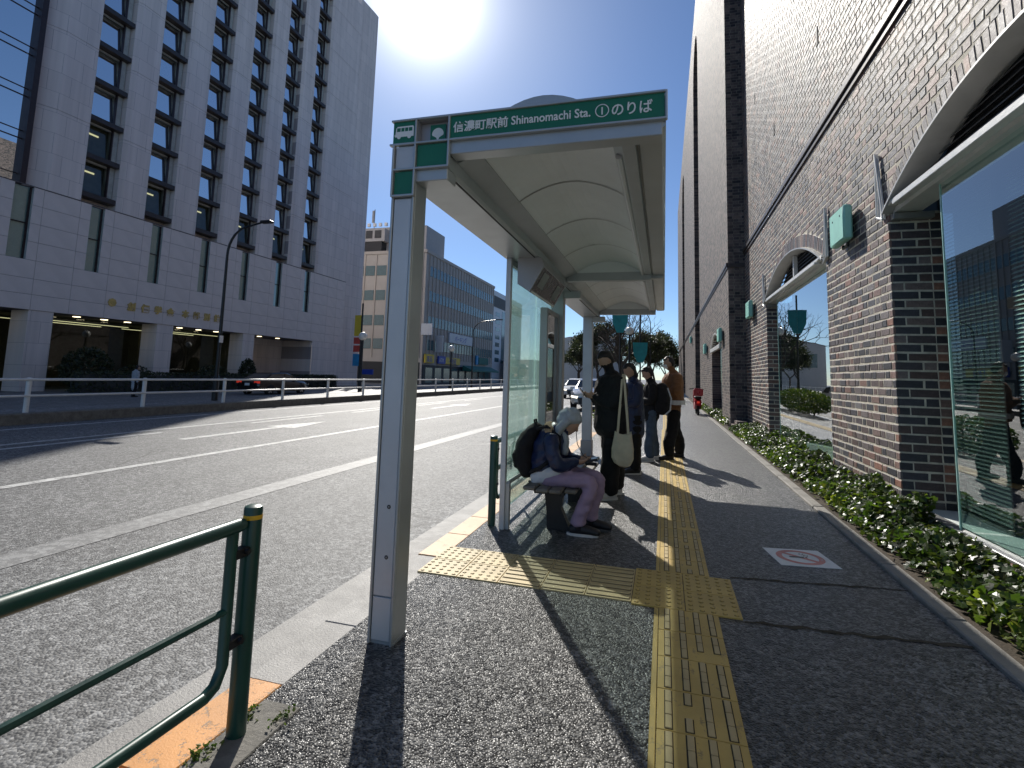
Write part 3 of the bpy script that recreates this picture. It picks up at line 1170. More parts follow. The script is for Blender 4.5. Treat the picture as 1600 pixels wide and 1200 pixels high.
# ---- shop windows
def shop_window(i, a, b, g0, g1):
    """a..b opening, g0..g1 glass box"""
    W = empty('window', (2.6, (a + b) / 2, 0))
    W.parent = BB
    W.location = Vector((2.6, (a + b) / 2, 0)) - BB.location
    W.matrix_parent_inverse = Matrix.Identity(4)
    off = Matrix.Translation(-Vector((2.6, (a + b) / 2, 0)))

    def part(name, mat, fn, **k):
        m = MB()
        fn(m)
        me = m.mesh(name, mat)
        me.transform(off)
        o = bpy.data.objects.new(name, me)
        C.objects.link(o)
        o.parent = W
        return o

    gx = 2.60
    part('pane', 'shop_glass' if i == 0 else 'clear_shop_glass', lambda m: m.face([(gx, g0, .13), (gx, g1, .13), (gx, g1, ZS), (gx, g0, ZS)]))
    part('side_pane', 'shop_glass', lambda m: m.face([(gx + .012, g0, .13), (3.0, g0, .13), (3.0, g0, ZS), (gx + .012, g0, ZS)]))
    part('side_pane', 'shop_glass', lambda m: m.face([(gx + .012, g1, .13), (3.0, g1, .13), (3.0, g1, ZS), (gx + .012, g1, ZS)]))
    for gy in (g0, g1):
        part('glass_edge', 'glass_edge', lambda m: m.box(gx - .006, gx + .012, gy - .008, gy + .008, .13, ZS, .002))
    part('sill', 'grey_metal', lambda m: m.box(2.545, 2.68, a + .02, b - .02, 0.105, 0.135, .005))
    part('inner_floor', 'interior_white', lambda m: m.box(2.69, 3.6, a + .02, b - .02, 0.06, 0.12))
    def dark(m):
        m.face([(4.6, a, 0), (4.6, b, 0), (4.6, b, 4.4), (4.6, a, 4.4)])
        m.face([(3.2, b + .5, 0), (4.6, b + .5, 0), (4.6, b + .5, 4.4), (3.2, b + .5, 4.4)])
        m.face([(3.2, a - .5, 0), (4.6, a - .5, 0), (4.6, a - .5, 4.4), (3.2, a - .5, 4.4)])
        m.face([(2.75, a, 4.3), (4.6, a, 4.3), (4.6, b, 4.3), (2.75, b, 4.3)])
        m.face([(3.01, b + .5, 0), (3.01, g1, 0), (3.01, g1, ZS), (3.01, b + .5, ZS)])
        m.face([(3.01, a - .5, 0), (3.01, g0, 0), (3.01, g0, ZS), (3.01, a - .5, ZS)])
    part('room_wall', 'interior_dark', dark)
    # venetian blind behind the glass
    def blind(m):
        zz = .16
        while zz < ZS:
            ge = g1 - .1 if i == 0 else g0 + 1.7
            m.face([(3.06, g0 + .1, zz), (3.06, ge, zz), (3.094, ge, zz + .03), (3.094, g0 + .1, zz + .03)])
            zz += .042
    part('blind', 'blind_mint', blind)
    # arched metal trim
    yc, zc, R = ARC[i]
    amax = math.asin((b - a) / 2 / R)
    n = 40

    def trim(m):
        pts = [(yc + R * math.sin(-amax + 2 * amax * k / n), zc + R * math.cos(-amax + 2 * amax * k / n)) for k in range(n + 1)]
        inn = [(yc + (R - .022) * math.sin(-amax + 2 * amax * k / n), zc + (R - .022) * math.cos(-amax + 2 * amax * k / n)) for k in range(n + 1)]
        for k in range(n):
            (y0, z0), (y1, z1) = pts[k], pts[k + 1]
            (p0, q0), (p1, q1) = inn[k], inn[k + 1]
            x0, x1 = WX - .07, WX + .2
            m.face([(x0, y0, z0), (x0, y1, z1), (x0, p1, q1), (x0, p0, q0)])
            m.face([(x0, p0, q0), (x0, p1, q1), (x1, p1, q1), (x1, p0, q0)])
            m.face([(x0, y0, z0), (x1, y0, z0), (x1, y1, z1), (x0, y1, z1)])
    part('arch_trim', 'trim_grey', trim)
    def rails(m):
        m.box(WX - .05, WX + .04, a + .03, b - .03, ZS + .045, ZS + .085, .006)
        m.box(WX - .085, WX + .0, a + .35, b - .35, ZS - .012, ZS + .025, .006)
        m.box(WX + .041, WX + .3, a + .03, b - .03, ZS - .02, ZS + .04)
    part('transom', 'white_metal', rails)
    part('mullion', 'white_metal', lambda m: m.box(WX + .08, WX + .16, yc - .04, yc + .04, ZS + .086, ZS + RISE - .03, .005))
    for k in range(8):
        zz = ZS + .115 + k * .068
        q = (R - .03) ** 2 - (zz + .03 - zc) ** 2
        hw = math.sqrt(q) if q > 0 else 0
        if hw < .2:
            continue
        part('louvre_slat', 'louvre_dark', lambda m: m.prism([(0, 0), (.075, .045), (.075, .058), (0, .013)], lambda p, q_, d: (WX + .15 + p, d, zz + q_), yc - hw, yc + hw))
    part('louvre_back', 'dark_seam', lambda m: [m.face([(WX + .265, yc - hw2, ZS), (WX + .265, yc + hw2, ZS), (WX + .265, yc + hw2 * .5, ZS + RISE), (WX + .265, yc - hw2 * .5, ZS + RISE)]) for hw2 in [(b - a) / 2]])
    # stone bearing block and triangular bracket fin at each end
    for yy, sgn in ((a, -1), (b, 1)):
        part('bearing_block', 'grey_metal', lambda m: m.box(WX + .02, WX + .42, yy - (.0 if sgn > 0 else -.002) - (.1 if sgn > 0 else 0), yy + (.0 if sgn > 0 else .1), ZS - .10, ZS - .03, .004))
        def fin(m):
            y0 = yy + sgn * .03
            tri = [(y0, ZS - .07), (y0 + sgn * .17, ZS - .0), (y0 + sgn * .15, ZS + .78)]
            m.prism(tri, lambda p, q_, d: (WX + d, p, q_), -.03, -.012)
            m.tube([(WX - .045, tri[0][0], tri[0][1]), (WX - .045, tri[2][0], tri[2][1])], .012, 6)
            m.tube([(WX - .045, tri[1][0], tri[1][1]), (WX - .045, tri[2][0], tri[2][1])], .012, 6)
            m.tube([(WX - .045, tri[0][0], tri[0][1]), (WX - .045, tri[1][0], tri[1][1])], .014, 6)
        part('bracket_fin', 'white_metal', fin)


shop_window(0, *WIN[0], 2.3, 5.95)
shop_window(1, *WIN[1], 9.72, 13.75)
# small arched doorway window in the far wing
def w3(m):
    m.face([(2.3, W3[0], .1), (2.3, W3[1], .1), (2.3, W3[1], 3.3), (2.3, W3[0], 3.3)])


one('wing_pane', 'lobby_glass', BB, w3)
one('wing_room', 'interior_dark', BB, lambda m: m.face([(3.2, 19, 0), (3.2, 27, 0), (3.2, 27, 4), (3.2, 19, 4)]))
def w3t(m):
    n = 24
    a, b, zs, rise = W3
    for k in range(n):
        ya, yb = a + (b - a) * k / n, a + (b - a) * (k + 1) / n
        za, zb = arc_at(ya, a, b, zs, rise), arc_at(yb, a, b, zs, rise)
        m.face([(X2 - .07, ya, za), (X2 - .07, yb, zb), (X2 - .07, yb, zb + .05), (X2 - .07, ya, za + .05)])
        m.face([(X2 - .07, ya, za), (X2 + .1, ya, za), (X2 + .1, yb, zb), (X2 - .07, yb, zb)])
    m.box(X2 - .08, X2 + .02, a + .03, b - .03, zs - .1, zs + .06, .01)


one('wing_arch_trim', 'white_metal', BB, w3t)
one('wing_poster', 'sign_red', BB, lambda m: m.box(2.26, 2.28, 21.0, 21.9, .3, 1.9))
one('wing_poster', 'sign_plate_white', BB, lambda m: m.box(2.26, 2.28, 22.2, 22.9, .2, .8))

# ---- teal wall boxes
def wall_box(x, y, z, label, s=1.0):
    t = empty('wall_light_box', (x, y, z), label, 'wall box', 'teal boxes along the brick wall')
    one('cover', 'teal_box', t, lambda m: m.box(x - .17, x - .05, y - .31 * s, y + .31 * s, z - .24 * s, z + .24 * s, .025), ang=40)
    one('bracket', 'grey_metal', t, lambda m: m.box(x - .052, x - .004, y - .12, y + .12, z - .15, z + .15, .004))
    def sc_(m):
        for dy in (-.16, .12):
            m.lathe([(0.018, 0), (0.018, .006)], 8)
    for dy in (-.17, .15):
        one('screw', 'black_metal', t, lambda m: m.box(x - .174, x - .168, y + dy - .014, y + dy + .014, z + .1, z + .128, .004))
    def hook(m):
        m.tube([(x - .06, y - .1, z - .24 * s), (x - .06, y - .1, z - .24 * s - .05), (x - .06, y + .1, z - .24 * s - .05), (x - .06, y + .1, z - .24 * s)], .018, 6)
    one('hanger', 'black_metal', t, hook)
    return t


wall_box(WX, 8.22, 3.62, 'largest mint green box on the brick wall, between the two arched windows')
wall_box(WX, 16.6, 3.52, 'mint green box on the brick wall between second arched window and pier')
wall_box(X2, 20.0, 3.05, 'mint green box just beyond the dark brick pier, over the small arched window')
wall_box(X2, 27.0, 2.95, 'small mint green box on the far wing past the small arched window')
wall_box(X2, 41.0, 4.4, 'tiny far mint green box above the string course of the far wing')

# ================================================================== BUS SHELTER
SH = empty('bus_shelter', (-1.43, 2.7, 0), 'grey steel bus shelter with arched roof and green station sign', 'bus shelter')
PX0, PX1, PY0, PY1 = -1.505, -1.362, 2.645, 2.80
RY0, RYM, RY1 = 2.63, 6.55, 10.05       # roof: front, middle, far end
RXR = 0.012
ZB0, ZT = 2.555, 2.865                   # beam underside, fascia top


def near_post(m):
    m.cur = 0
    t = .014
    m.box(PX0, PX1, PY0 + .012, PY1, 0, 2.56, .004)
    m.box(PX0, PX0 + t, PY0 - .006, PY0 + .012, 0, 2.56, .003)          # frame lips
    m.box(PX1 - t, PX1, PY0 - .006, PY0 + .012, 0, 2.56, .003)
    m.box(PX0 - .004, PX1 + .004, PY0 + .01, PY1 + .004, 0, .012)


one('post', 'shelter_steel', SH, near_post)
def post_panel(m):
    m.box(PX0 + .018, PX1 - .018, PY0 + .001, PY0 + .011, 0.02, .235, .002)
    m.box(PX0 + .018, PX1 - .018, PY0 + .001, PY0 + .011, 0.243, 2.41, .002)


one('post_panel', 'shelter_panel', SH, lambda m: m.box(PX0 + .018, PX1 - .018, PY0 + .001, PY0 + .011, 0.02, .235, .002))
one('post_panel', 'shelter_panel', SH, lambda m: m.box(PX0 + .018, PX1 - .018, PY0 + .001, PY0 + .011, 0.243, 2.405, .002))
for zz in (.44, .70):
    def bolt(m, zz=zz):
        n = 12
        for rr, dd, mi in ((.011, -.0005, 0),):
            m.idx([(PX0 + .085 + rr * math.cos(2 * PI * k / n), PY0 + dd, zz + rr * math.sin(2 * PI * k / n)) for k in range(n)], [tuple(range(n))])
    one('bolt_hole', 'dark_seam', SH, bolt)
    one('bolt', 'grey_metal', SH, lambda m, zz=zz: m.box(PX0 + .080, PX0 + .090, PY0 - .003, PY0 + .002, zz - .005, zz + .005, .002))

# fascia frame of thin steel bars round the coloured cells
cols = [-1.512, -1.362, -1.158, RXR]
rows = [ZT, 2.722, 2.572, 2.418]
def frame(m):
    y0, y1 = RY0 - .012, RY0 + .016
    w = .006
    for zz in rows[:2]:
        m.box(cols[0] - (.012 if zz == rows[1] else .006), cols[3] if zz == rows[0] else cols[2] + w, y0, y1, zz - w, zz + w, .002)
    m.box(cols[2] + w, cols[3], y0, y1, rows[1] - w, rows[1] + w, .002)
    m.box(cols[0] + .01, cols[2] + w, y0, y1, rows[2] - w, rows[2] + w, .002)
    m.box(cols[0] + .01, cols[1] + w, y0, y1, rows[3] - w, rows[3] + w, .002)
    m.box(cols[1] - w, cols[1] + w, y0 + .001, y1, rows[3], rows[0], .002)
    m.box(cols[2] - w, cols[2] + w, y0 + .001, y1, rows[2], rows[0], .002)
    m.box(cols[0] + .008, cols[0] + .02, y0 + .001, y1, rows[3], rows[1], .002)
    m.box(cols[3] - .004, cols[3] + .008, y0 + .001, y1, rows[1] - w, rows[0] + w, .003)


one('fascia_frame', 'shelter_steel', SH, frame)
def cell(name, mat, x0, x1, z0, z1, dy=0.0):
    return one(name, mat, SH, lambda m: m.box(x0, x1, RY0 + dy, RY0 + dy + .012, z0, z1))


bus_cell = cell('sign_panel', 'sign_green', cols[0] + .004, cols[1] - .006, rows[1] + .006, rows[0] - .006)
cell('sign_panel', 'shelter_panel', cols[0] + .026, cols[1] - .01, rows[2] + .012, rows[1] - .012, .006)
cell('sign_panel', 'sign_green', cols[1] + .01, cols[2] - .01, rows[2] + .01, rows[1] - .01, .006)
cell('sign_panel', 'sign_green', cols[0] + .024, cols[1] - .01, rows[3] + .01, rows[2] - .01, .006)
em_cell = cell('sign_panel', 'emblem_plate', cols[1] + .006, cols[2] - .006, rows[1] + .006, rows[0] - .006, .05)
def recess(m):
    x0, x1, z0, z1 = cols[1] + .006, cols[2] - .006, rows[1] + .006, rows[0] - .006
    ya, yb = RY0 + .016, RY0 + .05
    m.box(x0 - .003, x0 + .003, ya, yb, z0, z1)
    m.box(x1 - .003, x1 + .003, ya, yb, z0, z1)
    m.box(x0, x1, ya, yb, z1 - .003, z1 + .003)
    m.box(x0, x1, ya, yb, z0 - .003, z0 + .003)


one('emblem_recess', 'emblem_plate', SH, recess)
eg = one('emblem_plate', 'sign_green', SH, lambda m: m.box(-1.292, -1.198, RY0 + .038, RY0 + .049, rows[1] + .008, rows[1] + .118))
# ginkgo leaf emblem
def ginkgo(m):
    cx_, cz = -1.245, rows[1] + .058
    pts = []
    def arc(cx0, cz0, r, a0, a1, n):
        return [(cx0 + r * math.cos(math.radians(a0 + (a1 - a0) * k / n)), cz0 + r * math.sin(math.radians(a0 + (a1 - a0) * k / n))) for k in range(n + 1)]
    pts += arc(cx_, cz + .004, .036, 0, 180, 18)
    pts += [(cx_ - .034, cz - .004), (cx_ - .022, cz - .010), (cx_ - .009, cz - .018), (cx_ - .004, cz - .034), (cx_, cz - .046),
            (cx_ + .004, cz - .034), (cx_ + .009, cz - .018), (cx_ + .022, cz - .010), (cx_ + .034, cz - .004)]
    m.face([(x, RY0 + .0365, z_) for x, z_ in pts])


one('ginkgo_emblem', 'sign_white', SH, ginkgo)
sg = cell('station_sign', 'sign_green', cols[2] + .006, cols[3] - .006, rows[1] + .004, rows[0] - .006, .001)
# bus pictogram
def busicon(m):
    x0, z0 = cols[0] + .016, rows[1] + .035
    y_ = RY0 - .002
    body = [(0, .012), (0, .022), (.008, .068), (.014, .075), (.112, .075), (.118, .068), (.118, .018), (.112, .012)]
    def P(a, b):
        return (x0 + a, y_, z0 + b)
    # body as strips round the window holes
    m.face([P(0, .012), P(.118, .012), P(.118, .044), P(.003, .044)])
    m.face([P(.008, .066), P(.118, .066), P(.112, .075), P(.014, .075)])
    xs = [(.0045, .011)] + [(.034 + .0, .038), (.058, .062), (.082, .086), (.108, .118)]
    for a, b in xs:
        m.face([P(a, .044), P(b, .044), P(b, .066), P(a, .066)])
    m.face([P(-.004, .018), P(0, .018), P(0, .028), P(-.004, .028)])
    for cx_ in (.025, .09):
        m.face([P(cx_ + .012 * math.cos(PI + PI * k / 10), .012 + .012 * math.sin(PI + PI * k / 10)) for k in range(11)])


one('bus_pictogram', 'sign_white', SH, busicon)
def smap(ox, oz):
    return lambda a, b, d: (ox + a, RY0 - .0015 - d, oz + b)


zt = rows[1] + .045
mesh_obj('station_name', text_mesh('信濃町駅前', 0.0645, .0012, smap(-1.135, zt + .002), bold=.0012), 'sign_white', SH)
mesh_obj('station_name', text_mesh('Shinanomachi Sta.', 0.068, .0012, smap(-.797, zt + .006), sx=.88, bold=.001), 'sign_white', SH)
mesh_obj('station_name', text_mesh('のりば', 0.076, .0012, smap(-.262, zt + .0), sx=.92, bold=.001), 'sign_white', SH)
def ring1(m):
    n = 28
    cx_, cz = -.306, zt + .03
    for k in range(n):
        a0, a1 = 2 * PI * k / n, 2 * PI * (k + 1) / n
        m.face([(cx_ + r * math.cos(a), RY0 - .002, cz + r * math.sin(a)) for r, a in ((.031, a0), (.036, a0), (.036, a1), (.031, a1))])


one('platform_number', 'sign_white', SH, ring1)
mesh_obj('platform_number', text_mesh('1', 0.056, .0012, smap(-.306, zt + .0095), align='CENTER', bold=.001), 'sign_white', SH)

# roof bays
def bay(y0, y1, nearbay):
    # left gutter beam: outer face, flat underside, slanting inner face
    poly = [(-1.505, ZT - .02), (-1.505, ZB0 + .02), (-1.49, ZB0), (-1.18, ZB0), (-1.165, ZB0 + .02), (-1.165, ZB0 + .09), (-1.03, 2.70), (-1.03, ZT - .02)]
    one('gutter_beam', 'shelter_steel', SH, lambda m: m.prism(poly, lambda a, b, d: (a, d, b), y0 + .152 if nearbay else y0, y1))
    one('beam_groove', 'dark_seam', SH, lambda m: m.box(-1.20, -1.188, y0 + .02, y1 - .02, ZB0 - .004, ZB0 + .002))
    # right edge beam
    poly2 = [(RXR, ZT - .005), (-.27, ZT - .02), (-.27, 2.70), (-.215, 2.66), (-.145, 2.655), (-.14, 2.70), (-.13, 2.70), (-.125, 2.68), (RXR - .02, 2.68), (RXR, 2.70)]
    one('edge_beam', 'shelter_steel', SH, lambda m: m.prism(poly2, lambda a, b, d: (a, d, b), y0 + .02, y1))
    one('lamp_tube', 'shelter_panel', SH, lambda m: m.tube([(-.245, y0 + .3, 2.672), (-.245, y1 - .12, 2.672)], .02, 8))
    # vaulted ceiling and roof skin
    xa, xb = -1.04, -.262
    n = 14
    def vault(zs, rise, yA, yB, m):
        for k in range(n):
            t0, t1 = k / n, (k + 1) / n
            p = [(xa + (xb - xa) * t, zs + rise * math.sin(PI * t) ** .85) for t in (t0, t1)]
            m.idx([(p[0][0], yA, p[0][1]), (p[1][0], yA, p[1][1]), (p[1][0], yB, p[1][1]), (p[0][0], yB, p[0][1])], [(0, 1, 2, 3)])
    np_ = 4
    L_ = (y1 - y0 - .2) / np_
    for q in range(np_):
        ya = y0 + .12 + q * L_
        one('ceiling_panel', 'shelter_ceiling', SH, lambda m: vault(2.70, .135, ya + .004, ya + L_ - .004, m), smooth=True)
        def rib(m):
            for k in range(n):
                t0, t1 = k / n, (k + 1) / n
                p = [(xa + (xb - xa) * t, 2.694 + .135 * math.sin(PI * t) ** .85) for t in (t0, t1)]
                m.face([(p[0][0], ya - .006, p[0][1]), (p[1][0], ya - .006, p[1][1]), (p[1][0], ya + .006, p[1][1]), (p[0][0], ya + .006, p[0][1])])
        one('ceiling_rib', 'emblem_plate', SH, rib)
    one('roof_skin', 'shelter_steel', SH, lambda m: (vault(2.80, .19, y0 + .12, y1 - .08, m),
        m.face([(xa + (xb - xa) * k / n, y0 + .12, 2.80 + .19 * math.sin(PI * k / n) ** .85) for k in range(n + 1)]),
        m.face([(xa + (xb - xa) * k / n, y1 - .08, 2.80 + .19 * math.sin(PI * k / n) ** .85) for k in range(n + 1)])))
    one('ceiling_end', 'shelter_ceiling', SH, lambda m: m.face([(xa + (xb - xa) * k / n, y1 - .134, 2.70 + .14 * math.sin(PI * k / n) ** .85) for k in range(n + 1)]))
    one('roof_deck', 'shelter_steel', SH, lambda m: m.box(-1.03, -.27, y0 + .02, y0 + .12, 2.86, ZT - .01))
    # cross beams at both ends
    for yy, nm in ((y0 + .016, 'head_beam'), (y1 - .13, 'cross_beam')):
        one(nm, 'shelter_steel', SH, lambda m: m.box(-1.16, -.005 if nm == 'head_beam' else -.145, yy, yy + .1, 2.645 if nm == 'head_beam' else 2.60, 2.855, .004))


bay(RY0, RYM, True)
bay(RYM + .02, RY1, False)
one('corner_bracket', 'shelter_steel', SH, lambda m: m.box(-1.362, -1.165, RY0 + .016, RY0 + .14, 2.50, 2.57, .004))
one('corner_bracket', 'shelter_steel', SH, lambda m: m.box(-1.505, -1.165, RY0 + .018, RY0 + .15, 2.57, 2.716))
one('corner_bracket', 'shelter_steel', SH, lambda m: m.box(-1.505, -1.165, RY0 + .064, RY0 + .15, 2.716, 2.85))
for yy, zt_ in ((6.9, 2.56), (9.88, 2.56)):
    def pst(m):
        m.box(-1.46, -1.285, yy, yy + .15, 0, zt_, .006)
        m.box(-1.285, -1.10, yy + .01, yy + .14, 2.47, zt_, .006)
    one('post', 'shelter_steel', SH, lambda m: m.box(-1.46, -1.285, yy, yy + .15, 0, zt_, .006))
    one('post_arm', 'shelter_steel', SH, lambda m: m.box(-1.285, -1.06, yy + .01, yy + .14, 2.46, zt_, .006))
    one('post_foot', 'grey_metal', SH, lambda m: m.box(-1.475, -1.27, yy - .015, yy + .165, 0, .28, .006))

# glass screen
for a, b in ((4.93, 6.02), (6.035, 6.88)):
    one('glass_panel', 'shelter_glass', SH, lambda m: m.box(-1.452, -1.442, a, b, .17, 2.5))
one('glass_channel', 'shelter_steel', SH, lambda m: m.box(-1.465, -1.43, 4.90, 6.9, 2.5, 2.556))
one('screen_post', 'shelter_panel', SH, lambda m: m.box(-1.475, -1.425, 4.86, 4.915, 0, 2.556, .004))
one('screen_foot', 'shelter_steel', SH, lambda m: m.box(-1.43, -1.385, 4.88, 4.925, 0, .42, .004))
for zz in (.4, 1.45):
    one('glass_clamp', 'grey_metal', SH, lambda m: m.box(-1.46, -1.432, 6.86, 6.9, zz, zz + .06, .003))
one('glass_rail', 'shelter_steel', SH, lambda m: m.tube([(-1.405, 4.9, .42), (-1.405, 6.95, .42)], .018, 8))

# poster case beyond the glass
def case(m):
    x0, x1, y0, y1, z0, z1 = -1.425, -1.335, 6.15, 6.88, .72, 2.24
    w = .055
    m.box(x0, x1, y0, y0 + w, z0, z1, .005)
    m.box(x0, x1, y1 - w, y1, z0, z1, .005)
    m.box(x0, x1, y0 + w, y1 - w, z0, z0 + w, .005)
    m.box(x0, x1, y0 + w, y1 - w, z1 - w, z1, .005)


one('poster_case', 'emblem_plate', SH, case)
one('poster', 'poster_dark', SH, lambda m: m.box(-1.40, -1.37, 6.206, 6.824, .776, 2.184))
one('poster_glass', 'poster_glass', SH, lambda m: m.face([(-1.345, 6.206, .776), (-1.345, 6.824, .776), (-1.345, 6.824, 2.184), (-1.345, 6.206, 2.184)]))

# hanging arrival display
disp = [(-1.36, 2.555), (-1.36, 2.30), (-1.24, 2.22), (-1.10, 2.47), (-1.13, 2.555)]
one('display_box', 'emblem_plate', SH, lambda m: m.prism(disp, lambda a, b, d: (a, d, b), 4.86, 6.02))
dv = (Vector((-1.10, 0, 2.47)) - Vector((-1.24, 0, 2.22)))
dn = Vector((dv.z, 0, -dv.x)).normalized()


def dface(y0, y1, t0, t1, off):
    b0 = Vector((-1.24, 0, 2.22)) + dv * t0 + dn * off
    b1 = Vector((-1.24, 0, 2.22)) + dv * t1 + dn * off
    return [(b0.x, y0, b0.z), (b0.x, y1, b0.z), (b1.x, y1, b1.z), (b1.x, y0, b1.z)]


one('display_screen', 'display_face', SH, lambda m: m.face(dface(4.9, 5.98, .1, .95, .003)))
one('display_notice', 'display_label', SH, lambda m: m.face(dface(4.97, 5.2, .3, .85, .006)))
one('display_notice', 'display_label', SH, lambda m: m.face(dface(5.66, 5.9, .22, .8, .006)))
one('display_trim', 'sign_white', SH, lambda m: m.face(dface(4.9, 5.98, .02, .07, .004)))

# ------------------------------------------------------------------ green road-side railings
def rail_tubes(t, x, y_post, dirn, length, top, extra_loops=False):
    """post at y_post and a railing panel leaving it in direction dirn (+1/-1 in Y)"""
    one('post', 'rail_green', t, lambda m: m.lathe([(.036, 0), (.036, top + .01), (.034, top + .018), (.02, top + .024)], 16, (x, y_post, 0)), ang=40)
    one('reflective_band', 'rail_band_yellow', t, lambda m: m.lathe([(.0366, top - .03), (.0366, top - .013)], 16, (x, y_post, 0)), ang=40)
    ys = y_post + dirn * .055
    ye = y_post + dirn * length
    one('top_rail', 'rail_green', t, lambda m: m.tube([(x, ys - dirn * .005, top - .04), (x, ys + dirn * .02, top - .04), (x, ye, top - .04)], [.022, .027, .027], 12), ang=40)
    r = .0215
    yb = y_post + dirn * .10
    one('end_upright', 'rail_green', t, lambda m: m.tube([(x, yb, top - .05), (x, yb, .30), (x, yb + dirn * .03, .245), (x, yb + dirn * .08, .225)], r, 10), ang=40)
    one('bottom_rail', 'rail_green', t, lambda m: m.tube([(x, yb + dirn * .07, .226), (x, ye, .226)], r, 10), ang=40)
    one('middle_rail', 'rail_green', t, lambda m: m.tube([(x, yb + dirn * .005, .5), (x, yb + dirn * .02, .5), (x, ye, .5)], [.02, .0135, .0135], 8), ang=40)
    for zz in (.70, .37):
        one('clamp', 'black_metal', t, lambda m: (m.box(x - .022, x + .022, min(y_post, yb), max(y_post, yb), zz - .018, zz + .018, .004),
                                                 m.tube([(x - .03, (y_post + yb) / 2, zz + .005), (x + .04, (y_post + yb) / 2, zz + .005)], .011, 6)))


t = empty('green_railing', (-1.6, 1.85, 0), 'dark green pipe railing with yellow-banded post in the near left corner', 'railing', 'dark green roadside railings')
rail_tubes(t, -1.6, 1.85, -1, 2.6, .845)
t = empty('green_railing', (-1.58, 4.97, 0), 'dark green railing behind the shelter glass and bench', 'railing', 'dark green roadside railings')
rail_tubes(t, -1.58, 4.97, 1, 2.2, .815)
one('post', 'rail_green', t, lambda m: m.lathe([(.036, 0), (.036, .825), (.02, .84)], 16, (-1.58, 7.22, 0)), ang=40)
def loop(y0, m):
    m.tube([(-1.58, y0, .78), (-1.58, y0 - .05, .7), (-1.58, y0 - .13, .58), (-1.58, y0 - .16, .5), (-1.58, y0 - .16, .42)], .012, 8)


for y0 in (5.75, 6.4, 7.0):
    one('curved_bar', 'rail_green', t, lambda m: loop(y0, m), ang=40)
one('inner_loop', 'rail_green', t, lambda m: m.tube([(-1.58, 5.1, .52), (-1.58, 5.75, .56), (-1.58, 5.85, .54), (-1.58, 5.9, .48), (-1.58, 5.92, .24)], .012, 8), ang=40)
foot = one('post_footing', 'footing_concrete', None, lambda m: m.box(-1.655, -1.47, 1.60, 2.07, -.1, .006, .004))
tag(foot, 'rough concrete footing patch under the near green railing post', 'footing')

# weeds round the footing
pts = []
for cx_, cy_, n_ in ((-1.63, 1.72, 60), (-1.5, 1.98, 40), (-1.64, 1.95, 45), (-1.5, 1.6, 50)):
    for _ in range(n_):
        pts.append((cx_ + random.gauss(0, .02), cy_ + random.gauss(0, .03), .006 + abs(random.gauss(0, .014))))
weeds = leaf_cloud('weed_tuft', pts, .018, 'grass_leaf', nrm=(0, 0, .6))
tag(weeds, 'small green weeds sprouting round the railing footing', 'weeds', kind='stuff')

# ------------------------------------------------------------------ bench
B = empty('bench', (-1.0, 5.4, 0), 'grey slatted shelter bench under the seated person', 'bench')
BY0, BY1 = 4.72, 6.55
for k in range(4):
    x0 = -1.22 + k * .118
    zc_ = .425 + (.015 if k == 0 else (0.0 if k < 3 else -.012))
    one('seat_slat', 'bench_wood', B, lambda m: m.box(x0, x0 + .112, BY0 + (.12 if k == 3 else 0), BY1, zc_ - .035, zc_, .012))
for yy in (4.95, 5.62, 6.3):
    one('strap', 'black_metal', B, lambda m: m.box(-1.224, -.75, yy, yy + .012, .392, .446))
for yy in (5.05, 6.2):
    def leg(m):
        m.prism([(-1.1, .39), (-.9, .39), (-.93, .2), (-.84, .0), (-1.06, .0), (-1.07, .2)], lambda a, b, d: (a, d, b), yy, yy + .09)
    one('leg', 'black_metal', B, leg)
one('frame', 'black_metal', B, lambda m: m.box(-1.15, -.86, 4.86, 6.4, .355, .389, .006))

# ================================================================== STONE TOWER ACROSS THE ROAD
TX, TG = -34.0, -0.3                     # facade plane, ground
TW = empty('stone_tower', (TX, 36, TG), 'tall grey stone office block with columns of dark-ledged windows across the road', 'office block')


def TY(u):
    return 1.308 * u


def TZ(z):
    return 1.308 * z - 0.437


Z_SOF, Z_L, Z_BAND, Z_TOP = TZ(3.6), TZ(4.93), TZ(8.87), TZ(34.0)
COLS = [17.4 + 3.12 * k for k in range(6)]
CW = 1.66
# core wall a little behind the cladding
def core(m):
    m.face([(TX - .31, TY(-6), Z_SOF), (TX - .31, TY(-6), Z_BAND), (TX - .31, TY(38.8), Z_BAND), (TX - .31, TY(38.8), Z_SOF)])
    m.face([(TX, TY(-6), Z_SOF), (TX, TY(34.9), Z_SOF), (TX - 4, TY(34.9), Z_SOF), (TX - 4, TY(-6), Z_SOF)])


one('wall', 'granite_dark_joint', TW, core)
def upperw(m):
    m.face([(TX - .9, TY(15), Z_BAND), (TX - .9, TY(15), Z_TOP), (TX - .9, TY(38.8), Z_TOP), (TX - .9, TY(38.8), Z_BAND)])


one('upper_core', 'granite_plain', TW, upperw)
# lower cladding, one slab each, leaving the slit windows free
SLITS = [(14.8, 15.5)] + [(c + .5, c + 1.12) for c in COLS]
vj = [-6 + 1.56 * k for k in range(0, 12)]
vj = [v for v in vj if v < 13.0] + [13.2]
vj2 = [14.3, 15.9]
for c in COLS:
    vj2 += [c + .02, c + 1.6]
vj2 += [36.4, 37.6, 38.8]
allv = sorted(set([round(v, 2) for v in vj + vj2]))
zr = [3.6, 4.26, 4.93] + [4.93 + (8.87 - 4.93) * k / 5 for k in range(1, 6)]
slab_cache = {}


